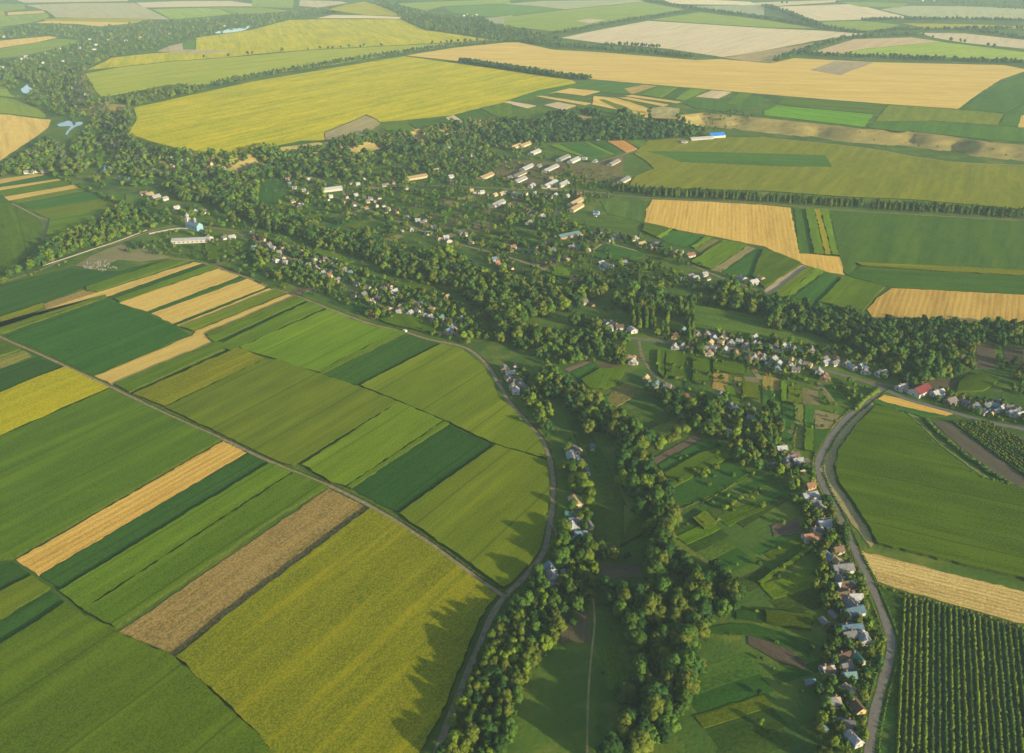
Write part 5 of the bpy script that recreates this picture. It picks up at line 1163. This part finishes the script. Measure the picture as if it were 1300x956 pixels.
scrub('C2', [(300,560),(350,555),(460,730),(480,870),(400,870),(310,700)], 7, 1.8, 4)
scrub('C3', [(700,290),(1300,350),(1400,470),(1240,470),(960,390),(860,350)], 8, 1.8, 4)
scrub('R6', [(0,80),(500,200),(900,260),(1300,190),(1300,330),(900,320),(740,260),(400,280),(0,300)], 10)
scrub('C2', [(230,400),(440,470),(560,520),(600,640),(600,800),(560,867),(500,867),(430,700),(350,560),(250,500)], 20, 1.5, 3.5, drop=.5)
scrub('D2', [(500,540),(640,480),(680,640),(620,890),(560,1250),(300,1250),(330,800),(480,690)], 17, 1.2, 3.2, drop=.4)
scrub('D2', [(700,60),(850,-10),(875,100),(850,170),(960,340),(1100,300),(1195,520),(1020,600),(1045,700),(930,1000),(700,1250),(560,1250),(690,800),(640,560),(530,400),(740,420),(740,180)], 6, 3, 6, DK, .1)
scrub('C2', [(235,180),(380,275),(460,300),(590,420),(700,490),(745,700),(835,870),(700,870),(590,790),(570,690),(600,640),(560,520),(420,490),(280,330),(160,240)], 6.5, 3, 6, DK, .1)
scrub('D2', [(235,330),(400,170),(505,400),(490,510),(330,660),(160,890),(60,1250),(-250,1250),(-110,890),(60,590)], 6, 3, 6, GTN, .1)
scrub('B0', [(600,395),(740,345),(900,310),(1120,335),(1300,420),(1500,500),(1400,560),(1150,500),(980,455),(860,440),(700,440),(620,420)], 10, 2.5, 7, GTN, .3)
scrub('B0', [(620,200),(760,170),(1000,200),(1150,260),(1100,300),(900,290),(740,320),(620,360)], 9, 3, 8, GTN, .3)
# windbreak on the right
rowof('B2', [(560,128),(640,133),(740,150),(1000,160),(1300,178),(1560,196),(1820,212),(2080,228),(2340,243),(2620,262)], 7.5, 9, 11, 15, 'poplar', ('mid','olive','mid','lime'), 'in the windbreak beside the sandy road')
rowof('B2', [(560,120),(740,142),(1000,152),(1300,170),(1560,188),(1820,204),(2080,220),(2340,235),(2620,254)], 8, 7, 10, 14, 'broad', ('dark','dark','mid'), 'in the windbreak beside the sandy road')
# lone trees
for (px, py, h, k, t, z) in ((355, 262, 11, 'fruit', 'lime', 'round lime-green, alone on the dark meadow below the upper village'), (788, 383, 14, 'broad', 'olive', 'broad and spreading, alone in the clearing under the middle wood'),
                          (892, 607, 6, 'fruit', 'lime', 'small, alone on the dark garden strip'), (909, 596, 5, 'fruit', 'olive', 'small and pale, alone above the dark garden strip')):
    x, y = at(px, py); TREES.append((x, y, h, k, t, '!' + z))

# split into single trees (largest in the picture) and the mass
def show(t):
    px, py, dp = project(t[0], t[1], t[2] * .5)
    inside = -8 < px < 1308 and -8 < py < 964
    return (t[2] / dp if inside else 0) + (10 if t[5].startswith('!') else 0)
KN = dict(broad='broadleaf_tree', fruit='garden_tree', poplar='poplar_tree', pine='narrow_tree')
CAP = dict(broad=300, fruit=220, poplar=220, pine=120)
TD = dict(dark='dark green', mid='mid green', lime='lime green', olive='olive green', grey='grey green')
single, mass = [], []
for k in KN:
    L = sorted([t for t in TREES if t[3] == k], key=show, reverse=True); single += [t for t in L[:CAP[k]] if show(t) > 0]; mass += [t for t in L if t not in set(L[:CAP[k]]) or show(t) <= 0]
print('TREES', len(TREES), {k: sum(t[3] == k for t in TREES) for k in KN}, 'single', len(single), 'mass', len(mass))
CM, TM = {}, {}
for k in KN:
    for s in range(VAR):
        V, Fc = CR[k, 2, s]; me = bpy.data.meshes.new('crown'); n_ = len(Fc)
        me.vertices.add(len(V)); me.vertices.foreach_set('co', V.astype(np.float32).ravel()); me.loops.add(n_ * 3); me.loops.foreach_set('vertex_index', Fc.astype(np.int32).ravel())
        me.polygons.add(n_); me.polygons.foreach_set('loop_start', np.arange(0, n_ * 3, 3, dtype=np.int32)); me.update(calc_edges=True); me.materials.append(M['leaf']); CM[k, s] = me
    mb = trunk(k, 5); me = bpy.data.meshes.new('trunk'); me.from_pydata(mb.v, [], mb.f); me.update(); me.materials.append(M['bark']); TM[k] = me
SHAPE = dict(broad='broadleaf tree', fruit='small round garden tree', poplar='slim upright poplar', pine='narrow pointed tree')
for x, y, h, k, tone, zone in single:
    root = empty(KN[k], (x, y, float(ground_z([x], [y])[0])), random.uniform(0, 6.28))
    s = h; root.scale = (s * random.uniform(.9, 1.15), s * random.uniform(.9, 1.15), s)
    c = child('crown', CM[k, random.randrange(VAR)], root); child('trunk', TM[k], root)
    v = random.uniform(.75, 1.25); base = TONES[tone]; c.color = (base[0] * v, base[1] * v, base[2] * v, 1)
    if zone.startswith('!'): tag(root, f"{zone[1:].split(',')[0]} tree,{zone[1:].split(',')[1]}", 'tree')
    else:
        size = 'tall' if h > (12 if k in ('broad',) else 9.5) else 'medium' if h > 7.5 else 'low'
        lab = f"{size} {TD[tone]} {SHAPE[k]} {zone}"
        tag(root, lab, 'tree', f"{size} {TD[tone]} trees {zone}")
# the mass: lower detail with distance
def build_mass(trees, name, label, filt):
    Vs, Fs, Cs, nv = [], [], [], 0
    for x, y, h, k, tone, zone in trees:
        d = math.hypot(x, y); lod = 1 if d < 1300 else 0
        V, Fc = CR[k, lod, int(rng.integers(VAR))]; a = rng.uniform(0, 6.28); ca, sa = math.cos(a), math.sin(a)
        sx = h * rng.uniform(.9, 1.18) * (1.12 if lod == 0 else 1)
        P = np.empty_like(V); P[:, 0] = (V[:, 0] * ca - V[:, 1] * sa) * sx + x; P[:, 1] = (V[:, 0] * sa + V[:, 1] * ca) * sx + y; P[:, 2] = V[:, 2] * h
        Vs.append(P.astype(np.float32)); Fs.append(Fc + nv); nv += len(V)
        v = rng.uniform(.72, 1.28); Cs.append(np.tile(np.array([*(np.array(TONES[tone]) * v), 1], np.float32), (len(V), 1)))
    X = np.array([t[0] for t in trees]); Y = np.array([t[1] for t in trees]); Z = ground_z(X, Y)
    for P, z in zip(Vs, Z): P[:, 2] += z
    V = np.concatenate(Vs); Fc = np.concatenate(Fs)
    o = mesh_np(name, V, Fc, M['leafmass']); at_ = o.data.color_attributes.new('tint', 'FLOAT_COLOR', 'POINT'); at_.data.foreach_set('color', np.concatenate(Cs).ravel())
    tag(o, label, 'woodland', kind='stuff'); print(name, len(V), len(Fc))
build_mass([t for t in mass], 'woodland', 'thousands of trees filling the valley woods and gardens and far windbreaks', None)

# ---------------------------------------------------------------- hedges and vine rows
def clump_line(name, P, width, h, tone, label, cat, group=None, dens=1.0, kind=None):
    P = np.asarray(P, float); L = np.linalg.norm(np.diff(P, axis=0), axis=1); tot = L.sum(); nblob = max(3, int(tot / (width * .75) * dens))
    iv, if_ = ICO[1]; Vs, Fs, nv = [], [], 0
    cum = np.concatenate([[0], np.cumsum(L)])
    for i in range(nblob):
        s = (i + .5) / nblob * tot + rng.normal(0, width * .15); s = min(max(s, 0), tot - .01); j = min(np.searchsorted(cum, s, 'right') - 1, len(L) - 1)
        p = P[j] + (P[j + 1] - P[j]) * (s - cum[j]) / L[j] + rng.normal(0, width * .07, 2)
        r_ = width * .5 * rng.uniform(.6, 1.35); hh = h * rng.uniform(.5, 1.25)
        v = iv * (1 + rng.normal(0, .15, len(iv)))[:, None] * np.array([r_, r_, hh * .55]) + np.array([p[0], p[1], hh * .5])
        Vs.append(v); Fs.append(if_ + nv); nv += len(v)
    c = P.mean(0); V = np.concatenate(Vs); V[:, :2] -= c
    o = mesh_np(name, V, np.concatenate(Fs), M['leaf'], loc=(c[0], c[1], 0)); v = random.uniform(.85, 1.15); o.color = tuple(np.array(TONES[tone]) * v) + (1,)
    tag(o, label, cat, group, kind); return o
clump_line('hedge', smooth_line(W('C3', [(450, 402), (500, 350), (570, 296)])), 4, 3, 'lime', 'thick bright green hedge along the curved road at the fork', 'hedge')
clump_line('hedge', smooth_line(W('C3', [(640, 388), (700, 425), (760, 475), (860, 580), (950, 650), (1060, 730)])), 3, 2, 'mid', 'long low hedge along the upper edge of the big green field', 'hedge')
clump_line('hedge', smooth_line(W('C3', [(800, 440), (860, 505), (1000, 620), (1130, 710), (1230, 772)])), 4.5, 2.6, 'mid', 'bushy hedge beside the dark soil strip', 'hedge')
clump_line('hedge', smooth_line(W('C3', [(1070, 738), (1140, 755), (1230, 780), (1300, 800)])), 4, 2.8, 'mid', 'short hedge closing the strips at the field corner', 'hedge')
clump_line('hedge', smooth_line(W('D3', [(595, 415), (720, 458), (900, 505), (1100, 560), (1300, 625)])), 2.2, 1.2, 'olive', 'scrubby margin between the stubble and the orchard rows', 'hedge')
clump_line('hedge', smooth_line(W('C3', [(740, 272), (800, 250), (870, 226)])), 5, 4, 'lime', 'dense bright hedge by the track into the wood', 'hedge')
clump_line('hedge', smooth_line(W('A3', [(0, 578), (250, 600), (500, 642)])), 5, 2, 'dark', 'dark hedge line on the lip of the dry bank', 'hedge')
clump_line('hedge', smooth_line(W('A3', [(505, 640), (530, 605), (555, 575)])), 9, 4, 'dark', 'short dark hedge at the corner of the bright green strip', 'hedge')
clump_line('hedge', smooth_line(W('D2', [(880, 75), (960, 40), (1060, -10)])), 1.5, 1, 'olive', 'thin overgrown line between the lower garden plots', 'hedge')
clump_line('hedge', smooth_line(W('C2', [(990, 860), (1100, 800), (1200, 730), (1240, 710)])), 1.5, 1, 'olive', 'thin overgrown line between the upper garden plots', 'hedge')
for k_, (nm_, off_) in enumerate((('dirt_track', 2.4), ('dirt_track', -2.4), ('village_track', 2.9), ('country_road', 4.0), ('country_road', -4.0))):
    P_ = [RP for (RP, w_), rd in zip(ROADLINES, ROADS) if rd[0] == nm_][0]; T_ = np.gradient(P_, axis=0); T_ /= np.linalg.norm(T_, axis=1)[:, None]
    P_ = P_ + np.stack([-T_[:, 1], T_[:, 0]], 1) * off_
    clump_line('roadside_weeds', P_[P_[:, 1] < 1100], 1.4, .8, ('olive', 'mid')[k_ % 2], 'ragged weeds growing along the ' + nm_.replace('_', ' ') + (' edge nearer the village' if off_ > 0 else ' edge on the field side'), 'weeds', None, .55, 'stuff')
# orchard / vine rows bottom right: rows 3 m apart running away from the camera
a0 = np.array(at(1187, 766)); a1 = np.array(at(1187, 866)); dirv = (a1 - a0) / np.linalg.norm(a1 - a0); nrm = np.array([-dirv[1], dirv[0]]); nrm *= np.sign(nrm[0])
topl = smooth_line(W('D3', [(735, 478), (850, 500), (1000, 535), (1240, 612), (1500, 700)]), 2.0); ORDS = None
ORD = ['first', 'second', 'third', 'fourth', 'fifth', 'sixth', 'seventh', 'eighth', 'ninth', 'tenth', 'eleventh', 'twelfth', 'thirteenth', 'fourteenth', 'fifteenth', 'sixteenth', 'seventeenth', 'eighteenth', 'nineteenth', 'twentieth']
TENS = {2: 'twenty', 3: 'thirty', 4: 'forty', 5: 'fifty', 6: 'sixty', 7: 'seventy', 8: 'eighty', 9: 'ninety'}
def ordinal(i):
    if i < 20: return ORD[i]
    n_ = i + 1; t, u = divmod(n_, 10)
    if t > 9: return 'hundred-and-' + ordinal(i - 100)
    return TENS[t][:-1] + 'ieth' if u == 0 else TENS[t] + '-' + ORD[u - 1]
t_left = (np.array(at(1148, 760)) - a0) @ nrm
for i in range(34):
    off = t_left + 3.05 * i; base = a0 + nrm * off
    # start where the row meets the margin line
    s = ((topl - a0) @ nrm - off); j = np.abs(s).argmin(); st = (topl[j] - a0) @ dirv + 1.5
    p0 = base + dirv * st; p1 = base + dirv * (st + 150)
    P = np.array([p0 + (p1 - p0) * q / 20 for q in range(21)])
    clump_line('orchard_row', P, 1.6, 1.7, random.choice(('mid', 'lime', 'lime', 'mid')), f"{ordinal(i)} row of low green bushes from the road verge in the lower orchard", 'orchard row', 'orchard rows beside the road', 1.05)
b0 = W('C3', [(940, 455), (1300, 722)]); b1 = W('C3', [(1110, 455), (1450, 640)])
for i in range(11):
    f = i / 10; p0 = np.array(b0[0]) * (1 - f) + np.array(b1[0]) * f; p1 = np.array(b0[1]) * (1 - f) + np.array(b1[1]) * f
    P = np.array([p0 + (p1 - p0) * q / 20 for q in range(26)])
    clump_line('vine_row', P, 2.0, 1.8, random.choice(('mid', 'olive', 'lime')), f"{ordinal(i)} vine row counted from the dark soil strip in the upper vineyard", 'vine row', 'vine rows in the upper vineyard')

# ---------------------------------------------------------------- labels with a place in an order
def number(queue, zones):
    by = {}
    for q in queue: by.setdefault((q[1], q[2]), []).append(q)
    for (ph, zone), qs in by.items():
        z = zones[zone]; lm = at(*z[2]); qs.sort(key=lambda q: math.hypot(q[0].location.x - lm[0], q[0].location.y - lm[1]))
        for i, q in enumerate(qs):
            q[0]['label'] = f"{ph} {z[0]}" if len(qs) == 1 else f"{ordinal(i)} {ph} {z[0]}, from {z[1]}"
            if len(qs) > 1 or True: q[0]['group'] = None or f"{q[0].name.split('.')[0].replace('_', ' ')}s {z[0]}"
number(LABELQ, ZONES); number(HLAB, HZ)

# ---------------------------------------------------------------- haze
mh, nt, b_ = new_mat('haze_air'); nt.nodes.clear(); out = nt.nodes.new('ShaderNodeOutputMaterial'); vol = nt.nodes.new('ShaderNodeVolumePrincipled')
vol.inputs['Density'].default_value = 0.62e-4; vol.inputs['Color'].default_value = (0.62, 0.86, 1.0, 1); vol.inputs['Anisotropy'].default_value = 0.0
nt.links.new(vol.outputs[0], out.inputs['Volume'])
hz = MB().box(-12600, 12600, -9600, 15600, -1.0, 362).build('haze', mh); tag(hz, 'thin pale blue summer haze over the whole valley', 'haze', kind='stuff')

# ---------------------------------------------------------------- camera, light, world
cam = bpy.data.cameras.new('camera'); co = bpy.data.objects.new('camera', cam); COL.objects.link(co); sc.camera = co
co.location = (0, 0, H); co.rotation_euler = (R(90) - PITCH, 0, 0); cam.sensor_width = 36; cam.lens = 36 * F / 1300; cam.clip_start = 1; cam.clip_end = 40000
EL = R(14); hx, hy = .80, -.60
sd = Vector((hx * math.cos(EL), hy * math.cos(EL), math.sin(EL)))
sl = bpy.data.lights.new('sun', 'SUN'); so = bpy.data.objects.new('sun', sl); COL.objects.link(so)
sl.energy = 5.0; sl.angle = R(0.6); sl.color = (1.0, 0.81, 0.51); so.rotation_euler = sd.to_track_quat('Z', 'Y').to_euler(); so.location = (2000, -1500, 900)
w = bpy.data.worlds.new('World'); sc.world = w; w.use_nodes = True; nt = w.node_tree
sky = nt.nodes.new('ShaderNodeTexSky'); sky.sky_type = 'NISHITA'; sky.sun_disc = False; sky.sun_elevation = EL; sky.sun_rotation = math.atan2(hx, hy); sky.air_density = 1.0; sky.dust_density = 1.5
nt.links.new(sky.outputs[0], nt.nodes['Background'].inputs[0]); nt.nodes['Background'].inputs[1].default_value = 0.115
vs = sc.view_settings; vs.view_transform = 'Standard'; vs.look = 'None'; vs.gamma = 1.0; vs.use_curve_mapping = False; vs.exposure = 1.06
cy = sc.cycles; cy.use_denoising = True; cy.denoising_prefilter = 'ACCURATE'; cy.max_bounces = 5; cy.diffuse_bounces = 2; cy.glossy_bounces = 2; cy.transmission_bounces = 2; cy.volume_bounces = 1; cy.use_adaptive_sampling = True; cy.adaptive_threshold = 0.008
cy.volume_max_steps = 64
sc.render.film_transparent = False
